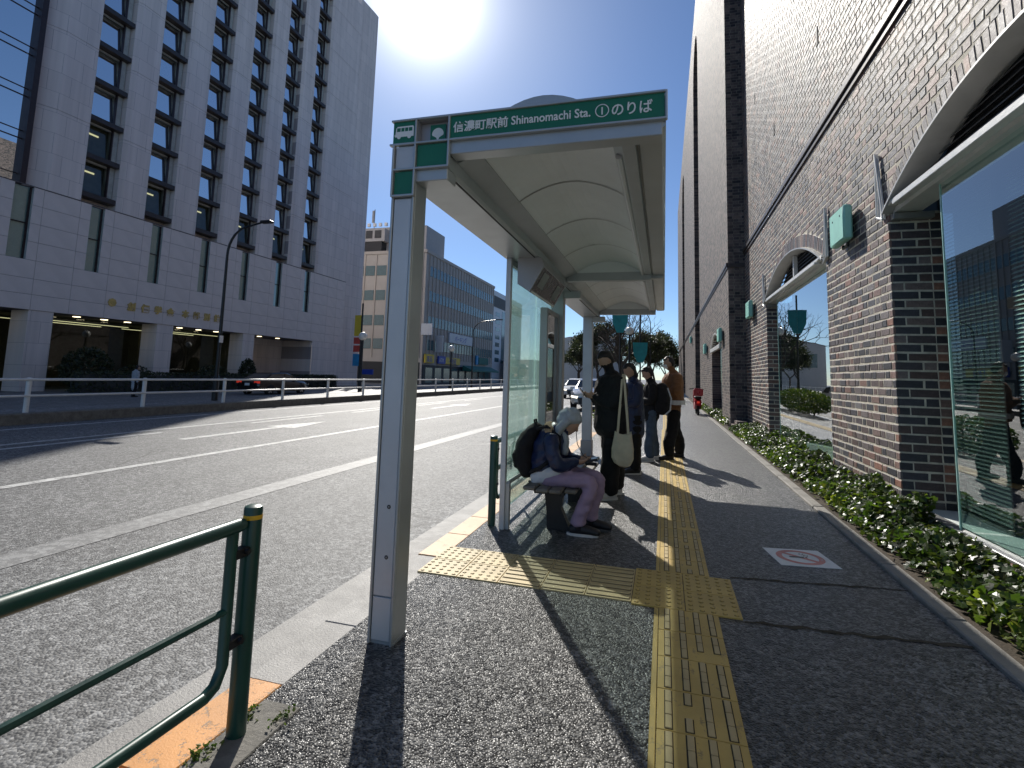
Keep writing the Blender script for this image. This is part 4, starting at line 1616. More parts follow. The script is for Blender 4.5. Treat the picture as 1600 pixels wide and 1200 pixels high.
def clad(u0, u1, z0, z1, deep=.06):
    g = .016
    w, h = TY(u1) - TY(u0) - g, TZ(z1) - TZ(z0) - g
    key = (round(w, 2), round(h, 2))
    if key not in slab_cache:
        m = MB()
        m.box(-.05, 0, -w / 2, w / 2, -h / 2, h / 2, .006)
        slab_cache[key] = m.mesh('stone_slab', 'granite_plain')
    inst('stone_slab', slab_cache[key], TW, Vector((TX, (TY(u0) + TY(u1)) / 2, (TZ(z0) + TZ(z1)) / 2)) - TW.location)


for ua, ub in zip(allv, allv[1:]):
    for za, zb in zip(zr, zr[1:]):
        hit = None
        if za > 5.6:
            for s0, s1 in SLITS:
                if ua < s1 - .05 and ub > s0 + .05:
                    hit = (s0, s1)
        if hit is None:
            clad(ua, ub, za, zb)
        else:
            s0, s1 = hit
            if s0 - ua > .12:
                clad(ua, s0, za, zb)
            if ub - s1 > .12:
                clad(s1, ub, za, zb)
# slit windows
for s0, s1 in SLITS:
    y0, y1, z0, z1 = TY(s0), TY(s1), TZ(5.72), TZ(8.83)
    w = one('slit_window', 'window_jamb', TW, lambda m: (m.face([(TX - .001, y1, z0), (TX - .001, y1, z1), (TX - .3, y1, z1), (TX - .3, y1, z0)]),
                                                       m.face([(TX, y0, z0), (TX, y1, z0), (TX - .3, y1, z0 + .02), (TX - .3, y0, z0 + .02)])))
    one('pane', 'shop_glass', w, lambda m: m.face([(TX - .25, y0, z0), (TX - .25, y1, z0), (TX - .25, y1, z1), (TX - .25, y0, z1)]))
    one('glazing_bar', 'bronze_frame', w, lambda m: (m.box(TX - .24, TX - .17, y0, y1, (z0 + z1) / 2 - .03, (z0 + z1) / 2 + .03), m.box(TX - .24, TX - .15, y1 - .09, y1 - .01, z0, z1)))
    one('curtain', 'interior_white', w, lambda m: m.face([(TX - .29, y0, z0), (TX - .29, y1, z0), (TX - .29, y1, z1), (TX - .29, y0, z1)]))
# heavy horizontal joint line above the sign course
one('band_groove', 'granite_dark_joint', TW, lambda m: m.box(TX - .02, TX + .012, TY(-6), TY(38.8), Z_BAND - .02, Z_BAND + .035))

# pilasters: folded stone fins between the window columns
fins = [(15.18, 16.02, 17.4)]
for k in range(5):
    a = COLS[k] + CW
    fins.append((a, a + .22, COLS[k + 1]))
fins.append((COLS[5] + CW, COLS[5] + CW + .22, 38.8))
seg = [8.9 + 3.72 * k for k in range(0, 8)]
for q, (a, f, b) in enumerate(fins):
    for z0, z1 in zip(seg, seg[1:]):
        g = .012
        za, zb = TZ(z0) + g, min(TZ(z1) - g, Z_TOP)
        back = TX - .85
        y0, yf, y1 = TY(a), TY(f), TY(b)
        xf = TX
        def fin(m):
            poly = [(back, y0), (TX - (.45 if q == 0 else .12), y0), (xf, yf), (xf, y1 - .02), (back, y1 - .02)]
            m.prism(poly, lambda u, v, d: (u, v, d), za, zb)
        one('pilaster_stone', 'granite', TW, fin)
# end strip of the block, rounded corner set back
one('end_strip', 'granite', TW, lambda m: m.prism([(TX - .25, TY(38.8) + .01), (TX - .06, 53.5), (TX - .06, 54.2), (TX - .5, 54.45), (TX - 3, 54.5), (TX - 3, TY(38.8) + .01)], lambda u, v, d: (u, v, d), TG, Z_TOP + 1.2))
# block behind, roof
one('rear_block', 'granite_plain', TW, lambda m: m.box(TX - 26, TX - 1.0, TY(15.3), TY(39.7), Z_SOF + .1, Z_TOP - .3))
# windows with their projecting bronze ledges
NF = 13
zl = [9.42 + 1.872 * k for k in range(NF + 1)]
win_me = None
for c in COLS:
    y0, y1 = TY(c), TY(c + CW)
    for k in range(NF):
        z0, z1 = TZ(zl[k]), TZ(zl[k + 1])
        lit = k == 0 or (k == 1 and c == COLS[0])
        W_ = one('window', 'lobby_glass' if lit else 'mirror_glass', TW, lambda m: m.face([(TX - .62, y0, z0), (TX - .62, y1 - .42, z0), (TX - .80, y1 - .42, z1), (TX - .80, y0, z1)]))
        if lit:
            one('room_wall', 'lobby_wall', W_, lambda m: m.face([(TX - .885, y0, z0), (TX - .885, y1 - .42, z0), (TX - .885, y1 - .42, z1), (TX - .885, y0, z1)]))
            one('room_lamp', 'lobby_tube', W_, lambda m: m.box(TX - .88, TX - .86, y0 + .5, y0 + 1.15, z1 - 1.0, z1 - .9))
        one('jamb', 'window_jamb', W_, lambda m: m.box(TX - .7, TX - .5, y1 - .42, y1 - .05, z0, z1))
        one('mullion', 'bronze_frame', W_, lambda m: m.box(TX - .62, TX - .44, y1 - .47, y1 - .40, z0, z1))
        one('ledge', 'ledge_bronze', W_, lambda m: m.box(TX - .8, TX - .12, y0 + .01, y1 - .03, z0 - .30, z0 + .03, .02))
        one('head_rail', 'grey_metal', W_, lambda m: m.box(TX - .61, TX - .56, y0, y1 - .4, z1 - .46, z1 - .41))
        one('spandrel', 'window_jamb', W_, lambda m: m.box(TX - .66, TX - .6, y0, y1 - .4, z1 - .41, z1 - .28))

# curtain wall of mirror glass on the near side
GWX = TX - .35
GY = [TY(v) for v in (-4.0, -1.6, .8, 3.2, 5.6, 8.0, 10.4, 12.75, 15.05)]
GZ = [TZ(8.95 + 1.87 * k) for k in range(0, 14)]
for i in range(len(GY) - 1):
    for k in range(len(GZ) - 1):
        if i < 4:
            continue
        one('curtain_pane', 'mirror_glass', TW, lambda m: m.box(GWX - .02, GWX, GY[i] + .03, GY[i + 1] - .03, GZ[k] + .03, GZ[k + 1] - .03))
def mull(m):
    for yy in GY[:-1]:
        m.box(GWX - .05, GWX + .05, yy - .03, yy + .03, GZ[0], GZ[-1])
    for zz in GZ:
        m.box(GWX - .05, GWX + .03, GY[0], GY[-1], zz - .03, zz + .03)
        m.box(GWX - .045, GWX + .03, GY[0], GY[-1], zz + .42, zz + .47)


one('curtain_frame', 'bronze_frame', TW, mull)
one('curtain_edge', 'bronze_frame', TW, lambda m: m.box(GWX - .1, TX - .02, TY(14.95), TY(15.17), Z_BAND + .04, Z_TOP))
one('curtain_back', 'interior_dark', TW, lambda m: m.face([(GWX - .1, TY(-5), Z_BAND), (GWX - .1, TY(15), Z_BAND), (GWX - .1, TY(15), Z_TOP), (GWX - .1, TY(-5), Z_TOP)]))

# ground floor: columns, lobby glass, porch
for u in (4.0, 9.9, 15.88, 21.88, 27.93):
    one('column', 'granite', TW, lambda m: m.box(TX - 1.4, TX - .03, TY(u), TY(u + .97), TG, Z_SOF - .002))
one('lobby_glazing', 'lobby_glass', TW, lambda m: m.face([(TX - 2.2, TY(-6), TG), (TX - 2.2, TY(29), TG), (TX - 2.2, TY(29), Z_SOF), (TX - 2.2, TY(-6), Z_SOF)]))
one('lobby_wall', 'lobby_wall', TW, lambda m: m.face([(TX - 9, TY(29) - .02, TG), (TX - 1.4, TY(29) - .02, TG), (TX - 1.4, TY(29) - .02, Z_SOF), (TX - 9, TY(29) - .02, Z_SOF)]))
one('lobby_wall', 'lobby_wall', TW, lambda m: m.face([(TX - 9, TY(-6), TG), (TX - 9, TY(29), TG), (TX - 9, TY(29), Z_SOF), (TX - 9, TY(-6), Z_SOF)]))
for u in (10, 18.6, 24.6):
    one('lobby_pier', 'lobby_wall', TW, lambda m: m.box(TX - 7.0, TX - 6.0, TY(u), TY(u + 1.2), TG, Z_SOF - .01))
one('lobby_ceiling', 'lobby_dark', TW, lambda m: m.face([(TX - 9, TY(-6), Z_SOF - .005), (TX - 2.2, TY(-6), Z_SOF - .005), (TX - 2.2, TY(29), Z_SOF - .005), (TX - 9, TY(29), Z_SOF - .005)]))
one('porch_wall', 'granite', TW, lambda m: (m.face([(TX - 3.6, TY(28.9), TG), (TX - 3.6, TY(34.9), TG), (TX - 3.6, TY(34.9), Z_SOF), (TX - 3.6, TY(28.9), Z_SOF)]),
                                           m.face([(TX - .05, TY(34.9), TG), (TX - 3.6, TY(34.9), TG), (TX - 3.6, TY(34.9), Z_SOF), (TX - .05, TY(34.9), Z_SOF)])))
one('corner_wall', 'granite', TW, lambda m: m.face([(TX - .01, TY(34.9), TG), (TX - .01, TY(34.9), Z_SOF), (TX - .01, TY(38.8), Z_SOF), (TX - .01, TY(38.8), TG)]))
for u0, u1 in ((5, 9.8), (11, 15.7), (17.0, 21.8), (23.0, 27.8)):
    one('light_strip', 'lobby_tube', TW, lambda m: m.box(TX - 2.6, TX - 2.52, TY(u0), TY(u1), Z_SOF - .30, Z_SOF - .26))
    one('light_strip', 'lobby_tube', TW, lambda m: m.box(TX - 5.2, TX - 5.1, TY(u0), TY(u1), Z_SOF - .25, Z_SOF - .21))
dl = MB()
dl.lathe([(.2, 0), (.2, .03)], 14)
dl_me = dl.mesh('downlight', 'downlight')
for u in (6.5, 8.4, 12.5, 14.9, 18.4, 19.7, 20.9, 24.0, 25.3, 26.6, 30.3, 32.1):
    inst('downlight', dl_me, TW, Vector((TX - 1.15, TY(u), Z_SOF - .034)) - TW.location)

# gold sign letters and emblem
def lmap(oy, oz):
    return lambda a, b, d: (TX + .03 + d, oy + a, oz + b)


y_ = TY(20.95)
for k, ch in enumerate('創価学会'):
    mesh_obj('sign_letter', text_mesh(ch, .56, .02, lmap(TY(20.12 + .735 * k), TZ(4.16)), bold=.03), 'gold_letter', TW)
for k, ch in enumerate('本部別館'):
    mesh_obj('sign_letter', text_mesh(ch, .56, .02, lmap(TY(23.28 + .735 * k), TZ(4.16)), bold=.03), 'gold_letter', TW)
def emblem(m):
    n = 48
    cy_, cz = TY(19.33), TZ(4.40)
    pts = [(cy_ + (.24 + .03 * abs(math.cos(4 * 2 * PI * k / n))) * math.cos(2 * PI * k / n), cz + (.24 + .03 * abs(math.cos(4 * 2 * PI * k / n))) * math.sin(2 * PI * k / n)) for k in range(n)]
    m.prism(pts, lambda a, b, d: (TX + d, a, b), .01, .05)
    m.prism([(cy_ + .1 * math.cos(2 * PI * k / 16), cz + .1 * math.sin(2 * PI * k / 16)) for k in range(16)], lambda a, b, d: (TX + d, a, b), .05, .075)


one('sign_emblem', 'gold_letter', TW, emblem)

# clipped hedge and shrubs in front of the lobby
def bush(name, label, cat, c, rx, ry, rz, n, size, mat, group=None, box=False):
    t = empty(name, (c[0], c[1], c[2]), label, cat, group)
    P = []
    while len(P) < n:
        p = rng.uniform(-1, 1, 3)
        if not box:
            r = np.linalg.norm(p)
            if r > 1 or r < .55:
                continue
            if rng.random() < .25 and math.sin(p[0] * 5 + c[1]) * math.cos(p[1] * 6) > .3:
                continue
        else:
            if max(abs(p)) < .7:
                continue
        P.append((c[0] + p[0] * rx, c[1] + p[1] * ry, c[2] + rz + p[2] * rz))
    leaf_cloud('foliage', P, size, mat, t)
    def st(m):
        for q in range(4):
            m.tube([(c[0], c[1] + (q - 1.5) * ry * .3, c[2]), (c[0] + random.uniform(-.3, .3) * rx, c[1] + (q - 1.5) * ry * .4, c[2] + rz * 1.2)], [.03, .012], 5)
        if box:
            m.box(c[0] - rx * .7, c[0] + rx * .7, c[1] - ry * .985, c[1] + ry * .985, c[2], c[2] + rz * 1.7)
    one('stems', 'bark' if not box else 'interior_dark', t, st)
    return t


bush('clipped_hedge', 'long low clipped hedge in front of the stone tower lobby', 'hedge', (-31.6, 34, TG), .55, 12.2, .62, 9000, .16, 'dark_leaf', box=True)
bush('round_shrub', 'dark broad shrub behind the hedge near the first stone column', 'shrub', (-33.2, TY(19.0) - 1.2, TG), .9, 1.5, 1.35, 1500, .22, 'dark_leaf', 'shrubs at the lobby front')
bush('round_shrub', 'dark upright shrub beside the porch of the stone tower', 'shrub', (-33.4, TY(28.0), TG), .6, .75, 1.25, 1100, .2, 'dark_leaf', 'shrubs at the lobby front')
bush('round_shrub', 'thin shrub behind the hedge in the middle of the lobby', 'shrub', (-33.3, TY(20.4), TG), .6, 1.3, .85, 600, .2, 'dark_leaf', 'shrubs at the lobby front')
bush('round_shrub', 'loose shrub behind the hedge under the last sign letters', 'shrub', (-33.3, TY(25.2), TG), .6, 1.6, .95, 700, .2, 'dark_leaf', 'shrubs at the lobby front')

# ------------------------------------------------------------------ white railing across the road
WR = empty('white_railing', (-15.32, 30, .15), 'long white pipe railing on the far kerb of the road', 'railing')
RX_ = -15.32
pm_ = MB()
pm_.lathe([(.058, -.02), (.058, .84), (.05, .865), (.02, .875)], 12)
post_me = pm_.mesh('post', 'white_rail', smooth=False)
for k in range(-3, 40):
    inst('post', post_me, WR, Vector((RX_, 9.56 + 3.1 * k, .146)) - WR.location)
one('top_rail', 'white_rail', WR, lambda m: m.tube([(RX_ + .05, -5, .965), (RX_ + .05, 130, .965)], .034, 8), ang=40)
one('lower_rail', 'white_rail', WR, lambda m: m.tube([(RX_ + .05, -5, .56), (RX_ + .05, 130, .56)], .03, 8), ang=40)

# ------------------------------------------------------------------ street lamps
def arm_lamp(loc, h, arm, label, r=.075, group='curved-arm street lamps'):
    t = empty('street_lamp', loc, label, 'street lamp', group)
    x, y, z = loc
    one('pole', 'lamp_pole_dark', t, lambda m: m.tube([(x, y, z), (x, y, z + h * .5), (x, y, z + h * .82)], [r, r * .8, r * .65], 10), ang=40)
    pts = [(x + arm * (1 - math.cos(a)) * .62, y, z + h * .82 + math.sin(a) * h * .16) for a in [PI / 2 * k / 8 for k in range(9)]]
    pts.append((x + arm, y, z + h * .998))
    one('arm', 'lamp_pole_dark', t, lambda m: m.tube(pts, [r * .65] * 5 + [r * .5] * 5, 8), ang=40)
    one('lamp_head', 'black_metal', t, lambda m: m.box(min(x + arm, x + arm * 1.32), max(x + arm, x + arm * 1.32), y - .12, y + .12, z + h - .05, z + h + .05, .03))
    one('base', 'lamp_pole_dark', t, lambda m: m.lathe([(r * 1.5, 0), (r * 1.5, h * .12), (r, h * .14)], 10, (x, y, z)))
    return t


lp = arm_lamp((-16.5, 16.55, .14), 6.9, 1.5, 'dark street lamp with long curved arm in front of the stone tower')
one('number_plate', 'sign_plate_white', lp, lambda m: m.box(-16.43, -16.41, 16.45, 16.62, 2.35, 2.62))
arm_lamp((-19.0, 51.5, .05), 7.0, 2.4, 'dark street lamp with curved arm before the corner office building')
def globe_lamp(loc, h, label, r=.32, group='white globe lamps'):
    t = empty('globe_lamp', loc, label, 'street lamp', group)
    x, y, z = loc
    one('pole', 'lamp_pole_dark', t, lambda m: m.lathe([(.16, 0), (.16, .3), (.09, .5), (.08, h - r * 1.1), (.15, h - r)], 10, loc), ang=40)
    one('globe', 'lamp_globe', t, lambda m: m.lathe([(r * math.sin(PI * k / 10) + .001, h - r * math.cos(PI * k / 10)) for k in range(11)], 14, loc), smooth=True)


globe_lamp((-22, 35.5, -.16), 4.2, 'white globe lamp just left of the shelter post')
globe_lamp((-20, 48.2, -.05), 3.9, 'white globe lamp in front of the green awning')

# ================================================================== CORNER OFFICE BUILDING (far left)
OX, OY, OG = -34.0, 71.0, -0.35
OF = empty('corner_office', (OX, OY, OG), 'beige six-storey corner office building with strip windows and shop signs', 'office building')
OT = 19.3
one('wall', 'office_clad', OF, lambda m: (m.box(OX - 20, OX - .06, OY + .06, OY + 33, OG, OT),))
rowsz = [(16.0, 17.55), (12.2, 13.75), (8.4, 9.9), (4.9, 6.3)]
# window strips, each pane its own piece
pm1 = MB()
pm1.box(-.03, .0, -.55, .55, -.77, .77)
side_pane_me = pm1.mesh('pane', 'office_glass')
pm1 = MB()
pm1.box(-.78, .78, -.0, .03, -.77, .77)
front_pane_me = pm1.mesh('pane', 'office_glass')
for z0, z1 in rowsz:
    zc_ = (z0 + z1) / 2
    for k in range(24):
        inst('pane', side_pane_me, OF, Vector((OX + .012, OY + 1.9 + k * 1.3, zc_)) - OF.location)
    for k in range(6):
        inst('pane', front_pane_me, OF, Vector((OX - 1.6 - k * 1.95, OY - .012, zc_)) - OF.location)
# vertical fins between the panes
fm = MB()
fm.box(-.0, .13, -.07, .07, 3.6, OT + .2)
fin_me = fm.mesh('fin', 'office_fin')
for k in range(25):
    inst('fin', fin_me, OF, Vector((OX - .058, OY + 1.25 + k * 1.3, 0)) - OF.location)
fm = MB()
fm.box(-.09, .09, -.13, .0, 3.6, OT + .2)
fin2 = fm.mesh('fin', 'office_fin')
for k in range(7):
    inst('fin', fin2, OF, Vector((OX - .6 - k * 1.95, OY + .058, 0)) - OF.location)
one('parapet', 'office_fin', OF, lambda m: m.box(OX - 20, OX + .1, OY - .1, OY + 33.1, OT, OT + .5, .03))
# stair tower and roof plant
one('stair_tower', 'office_grey', OF, lambda m: m.box(OX - 13, OX - 1.2, OY + 2, OY + 9, OT + .4, OT + 4.8))
one('roof_plant', 'office_grey', OF, lambda m: m.box(OX - 19, OX - 7.5, OY + .4, OY + 6, OT + 2.2, OT + 4.2))
def louv(m):
    for k in range(7):
        m.box(OX - 18.5 + k * 1.55, OX - 17.4 + k * 1.55, OY + .3, OY + .38, OT + 2.7, OT + 3.9)


one('plant_louvre', 'louvre_dark', OF, louv)
one('plant_gap', 'shop_dark', OF, lambda m: m.box(OX - 18, OX - 8, OY + .5, OY + 5, OT + .5, OT + 2.2))
one('roof_rail', 'white_rail', OF, lambda m: [m.box(OX - 19 + k * 1.0, OX - 18.6 + k * 1.0, OY + 1.0, OY + 1.4, OT + 4.8, OT + 5.3) for k in range(18)])
one('antenna', 'grey_metal', OF, lambda m: (m.tube([(OX - 2.4, OY + 3, OT + 4.8), (OX - 2.4, OY + 3, OT + 9.2)], .07, 6), m.box(OX - 2.65, OX - 2.5, OY + 2.9, OY + 3.1, OT + 6.8, OT + 9.0)))
one('antenna', 'grey_metal', OF, lambda m: (m.tube([(OX - 11, OY + 3, OT + 4.8), (OX - 11, OY + 3, OT + 8.2)], .07, 6), m.box(OX - 11.4, OX - 11.1, OY + 2.9, OY + 3.1, OT + 6, OT + 8)))
# shop level
one('shop_front', 'shop_dark', OF, lambda m: m.box(OX - .05, OX + .03, OY + .3, OY + 32, OG + .1, 2.6))
one('shop_front', 'shop_dark', OF, lambda m: m.box(OX - 14, OX - .4, OY - .03, OY + .05, OG + .1, 2.9))
for k in range(9):
    one('shop_door', 'office_glass', OF, lambda m: m.box(OX + .032, OX + .05, OY + 1.2 + k * 3.4, OY + 3.6 + k * 3.4, OG + .3, 2.2))
for a, b, z0, z1, mt in ((.4, 3.6, 2.9, 4.2, 'sign_yellow'), (5.2, 8.0, 2.9, 4.1, 'sign_blue'), (8.05, 14.3, 2.9, 4.0, 'sign_yellow'), (24, 29.5, 3.3, 4.6, 'awning_green'), (9.2, 20.5, 6.45, 8.05, 'white_clad'), (22.5, 23.6, 3.2, 4.9, 'sign_cyan')):
    so = one('shop_sign', mt, OF, lambda m: m.box(OX + .09, OX + .32, OY + a, OY + b, z0, z1, .02))
def smk(oy, oz):
    return lambda a, b, d: (OX + .325 + d, oy + a, oz + b)


mesh_obj('sign_text', text_mesh('薬局', 1.0, .01, smk(OY + .9, 3.1)), 'sign_blue', OF)
mesh_obj('sign_text', text_mesh('ATM', .85, .01, smk(OY + 5.5, 3.15)), 'sign_white', OF)
mesh_obj('sign_text', text_mesh('不動産', 1.1, .01, smk(OY + 9.3, 3.0)), 'sign_blue', OF)
mesh_obj('sign_text', text_mesh('パーキング', 1.1, .01, smk(OY + 11.5, 6.8)), 'sign_blue', OF)
one('awning', 'awning_green', OF, lambda m: m.prism([(0, 2.9), (1.8, 2.1), (1.8, 1.85), (0, 2.0)], lambda a, b, d: (OX + .33 + a, d, b), OY + 15.5, OY + 31))
one('projecting_sign', 'white_clad', OF, lambda m: m.box(OX - .06 + .18, OX + 1.3, OY + 4.3, OY + 4.6, 4.6, 7.2, .05))
one('projecting_sign', 'white_clad', OF, lambda m: m.box(OX - .2, OX + 1.6, OY - .45, OY - .2, 6.9, 8.6, .05))

# glassy white building beyond it
GB = empty('white_block', (-36, 106, OG), 'white block with ladder-like rows of dark windows behind the corner office', 'building')
one('wall', 'white_clad', GB, lambda m: m.box(-60, -35, 106, 130, OG, 19.5))
one('dark_band', 'shop_dark', GB, lambda m: m.box(-35.2, -34.95, 106.5, 130, 16.0, 18.4))
for k in range(7):
    for q in range(2):
        one('window', 'office_glass', GB, lambda m: m.box(-35.05, -34.97, 108.5 + q * 9, 111.5 + q * 9, 4.2 + k * 1.65, 5.1 + k * 1.65))
one('glass_band', 'office_glass', GB, lambda m: m.box(-35.1, -34.96, 113, 116, 4, 15.6))
far1 = empty('far_grey_building', (-24, 150, OG), 'low grey building at the far end of the road', 'building')
one('wall', 'office_grey', far1, lambda m: m.prism([(-34, OG), (-34, 11.2), (-26, 12.9), (-12, 13.0), (-12, OG)], lambda a, b, d: (a, d, b), 150, 162))
for k in range(6):
    one('window', 'office_glass', far1, lambda m: m.box(-32 + k * 3.2, -30.4 + k * 3.2, 149.9, 149.98, 5.5, 9.0))
pink = empty('small_shop', (-30, 112, OG), 'pale low shop building beyond the cross street', 'building')
one('wall', 'office_clad', pink, lambda m: m.box(-34, -27.5, 112, 120, OG, 4.6))
one('roof', 'office_grey', pink, lambda m: m.box(-34.3, -27.2, 111.7, 120.3, 4.6, 4.9))
one('window', 'office_glass', pink, lambda m: m.box(-33, -29, 111.9, 111.98, .8, 3.2))

# street corner: shops sign pole and banners just left of the shelter post
bn = empty('banner_pole', (-29.2, 46.8, TG), 'street pole with orange, red and blue banners at the tower corner', 'sign pole')
one('pole', 'lamp_pole_dark', bn, lambda m: m.tube([(-29.2, 46.8, TG), (-29.2, 46.8, 8.2)], .09, 8))
for z0, z1, mt in ((4.9, 7.0, 'sign_yellow'), (4.1, 4.75, 'sign_red'), (3.3, 3.95, 'sign_red'), (1.9, 3.1, 'sign_cyan')):
    one('banner', mt, bn, lambda m: m.box(-30.0, -29.28, 46.75, 46.81, z0, z1, .01))
one('shop_panel', 'sign_blue', bn, lambda m: m.box(-29.0, -27.6, 46.7, 46.8, 1.1, 1.6))

# ================================================================== IVY, HEDGES, TREES
def ivy(name, label, y0, y1, n, sz):
    P, N, T, S = [], [], [], []
    for _ in range(n):
        y = y0 + (y1 - y0) * rng.random()
        t = rng.random()
        x = 1.80 + .74 * t ** .8
        mound = .2 + .07 * math.sin(y * 2.3) * math.sin(x * 6 + y) + .05 * math.sin(y * 5.1 + 1)
        edge = min(1, (x - 1.76) / .18)
        hgt = max(.02, mound * (0.25 + .75 * edge))
        if x > 2.42 and y0 < 10:
            hgt += .06
        if y < 6.2 and x > 2.3:
            hgt *= .35
        q = rng.random() ** .45
        P.append((x, y, .015 + hgt * q))
        N.append((-.35, -.15, 1.0))
        yellow = max(0, math.sin(y * 1.7 + 2) * .35 + (.35 if x < 1.92 else 0)) + (.5 - q) * .3
        T.append(min(1, max(0, rng.beta(1.3, 2.6) + yellow * rng.random())))
        S.append(sz)
    o = leaf_cloud(name, P, sz, 'ivy_leaf', None, nrm=np.array(N), spread=.6, tints=T, lobed=True)
    tag(o, label, 'ivy', kind='stuff')
    return o


ivy('ivy_bed', 'glossy dark green ivy in the bed below the arched shop windows', 2.4, 16.8, 23000, .06)
ivy('ivy_bed', 'yellow-green ivy at the foot of the far brick wing', 18.4, 34, 7000, .075)
P = []
stems = MB()
for k in range(170):
    x, y = random.uniform(1.79, 2.4), random.uniform(2.6, 10)
    a = random.uniform(0, 2 * PI)
    L_ = random.uniform(.08, .25)
    p0 = Vector((x, y, .02 + random.random() * .05))
    p1 = p0 + Vector((math.cos(a) * L_ * .5, math.sin(a) * L_ * .5, random.uniform(0, .06)))
    p2 = p1 + Vector((math.cos(a + .5) * L_ * .5, math.sin(a + .5) * L_ * .5, random.uniform(-.05, .02)))
    p2.x = max(1.77, p2.x)
    stems.tube([p0, p1, p2], .0028, 4)
tag(stems.obj('ivy_stems', 'dry_stem'), 'thin dry runners between the ivy leaves', 'ivy', kind='stuff')

for k, (x, y, ry, rz, mt, lab) in enumerate(((-1.35, 14.2, 1.4, .42, 'hedge_leaf', 'yellow-green shrub on the kerb side just past the shelter'),
                                             (-1.3, 19.5, 3.2, .55, 'hedge_leaf', 'low kerbside hedge beside the oncoming car'),
                                             (-1.3, 29.5, 5.5, .6, 'hedge_leaf', 'long low kerbside hedge further along the footway'))):
    bush('kerb_hedge', lab, 'hedge', (x, y, 0), .42, ry, rz, int(1500 + ry * 900), .075 + .01 * k, mt, 'hedges along the kerb', box=False)


def tree(loc, h, label, seed, leafy=0.0, spread=1.0, mat='dark_leaf', group='trees at the end of the street', depth=5, name='street_tree'):
    rr = random.Random(seed)
    t = empty(name, loc, label, 'tree', group)
    mb = MB()
    tips = []

    def grow(p, d, L, r, lev):
        mid = p + d * L * .5 + Vector((rr.uniform(-1, 1), rr.uniform(-1, 1), rr.uniform(-.3, .5))) * L * .07
        q = p + d * L + Vector((rr.uniform(-1, 1), rr.uniform(-1, 1), rr.uniform(-.2, .6))) * L * .1
        mb.tube([p, mid, q], [r, r * .85, r * .68], 7 if lev < 2 else 4, cap=False)
        if lev >= 2:
            tips.append(q)
            tips.append(mid)
        if lev >= depth:
            return
        n = 3 if lev < 3 else 2
        for k in range(n):
            a = 2 * PI * (k + rr.random()) / n
            o = d.orthogonal().normalized()
            o = Quaternion(d, a) @ o
            nd = (d * rr.uniform(.65, 1.0) + o * rr.uniform(.45, .9) * spread + Vector((0, 0, .22))).normalized()
            grow(q, nd, L * rr.uniform(.62, .82), r * .62, lev + 1)

    grow(Vector(loc), Vector((rr.uniform(-.05, .05), rr.uniform(-.05, .05), 1)).normalized(), h * .3, h * .022, 0)
    mb.obj('trunk', 'bark', t)
    if leafy > 0:
        P = []
        for tp in tips:
            for _ in range(int(leafy * 2.4)):
                P.append((tp.x + rr.gauss(0, h * .035), tp.y + rr.gauss(0, h * .035), tp.z + rr.gauss(0, h * .03)))
        leaf_cloud('crown', P, h * .03, mat, t)
    return t


tl = [(-3.2, 44, 8.0, 0, 'bare tree over the road between the shelter posts', 'x'),
      (-4.6, 62, 10, 0, 'tall bare tree behind the teal banners', 'x'),
      (-1.2, 70, 8, 10, 'leafy grey-green tree at the far end of the footway', 'd'),
      (-6.5, 85, 12, 0, 'broad bare tree behind the others at the street end', 'd'),
      (-11, 92, 11, 10, 'dark tree right of the far grey building', 'd'),
      (1.0, 95, 9, 0, 'bare tree closing the footway beside the brick wing', 'd'),
      (-15.5, 100, 8, 9, 'dark tree in front of the far grey building', 'd'),
      (-3.0, 105, 11, 10, 'rear dark tree in the middle of the street end', 'd')]
tl += [(-7.6, 70, 7.5, 0, 'low bare tree left of the tall bare tree', 'x'), (-9.5, 78, 7, 0, 'twiggy bare tree left of the street end', 'd'), (0.2, 80, 6.5, 12, 'bushy low tree where the footway ends', 'd'),
       (-4.2, 90, 7, 0, 'low bare tree in the gap behind the queue', 'd'), (-13.2, 84, 7, 11, 'bushy tree over the parked cars far down the road', 'd'), (-6.9, 112, 9, 12, 'rearmost tree closing the view down the road', 'd')]
for i, (x, y, h, lf, lab, kk) in enumerate(tl):
    tree((x, y, -.12 if x < -2 else 0), h, lab, 11 + i, lf, 1.0, 'dark_leaf', depth=6 if lf == 0 else 5)

# ------------------------------------------------------------------ things down the street
for i, (x, y, z, lab) in enumerate(((-2.9, 37.0, 5.3, 'teal shield-shaped banner hanging just under the shelter roof'), (-1.72, 41, 3.4, 'lower teal shield-shaped banner above the waiting people'))):
    t = empty('street_banner', (x, y, 0), lab, 'banner', 'teal banners on poles')
    one('pole', 'lamp_pole_dark', t, lambda m: m.tube([(x, y, 0), (x, y, 7.0)], .06, 6))
    one('flag', 'banner_teal', t, lambda m: m.prism([(-.55, .75), (.55, .75), (.5, -.1), (.22, -.75), (-.22, -.75), (-.5, -.1)], lambda a, b, d: (x + a, y + d, z + b), -.14, -.09))
globe_lamp((-2.45, 40, 0), 4.95, 'white globe lamp seen under the far shelter roof', .3)
arm_lamp((-1.1, 46, 0), 7.4, -1.6, 'slim curved street lamp on the footway beyond the people', .05)

# ================================================================== PEOPLE
def ellring(c, tang, side, ra, rb, n=14):
    t = tang.normalized()
    a = (side - t * side.dot(t))
    if a.length < 1e-4:
        a = t.orthogonal()
    a.normalize()
    b = t.cross(a)
    return [c + a * (ra * math.cos(2 * PI * k / n)) + b * (rb * math.sin(2 * PI * k / n)) for k in range(n)]


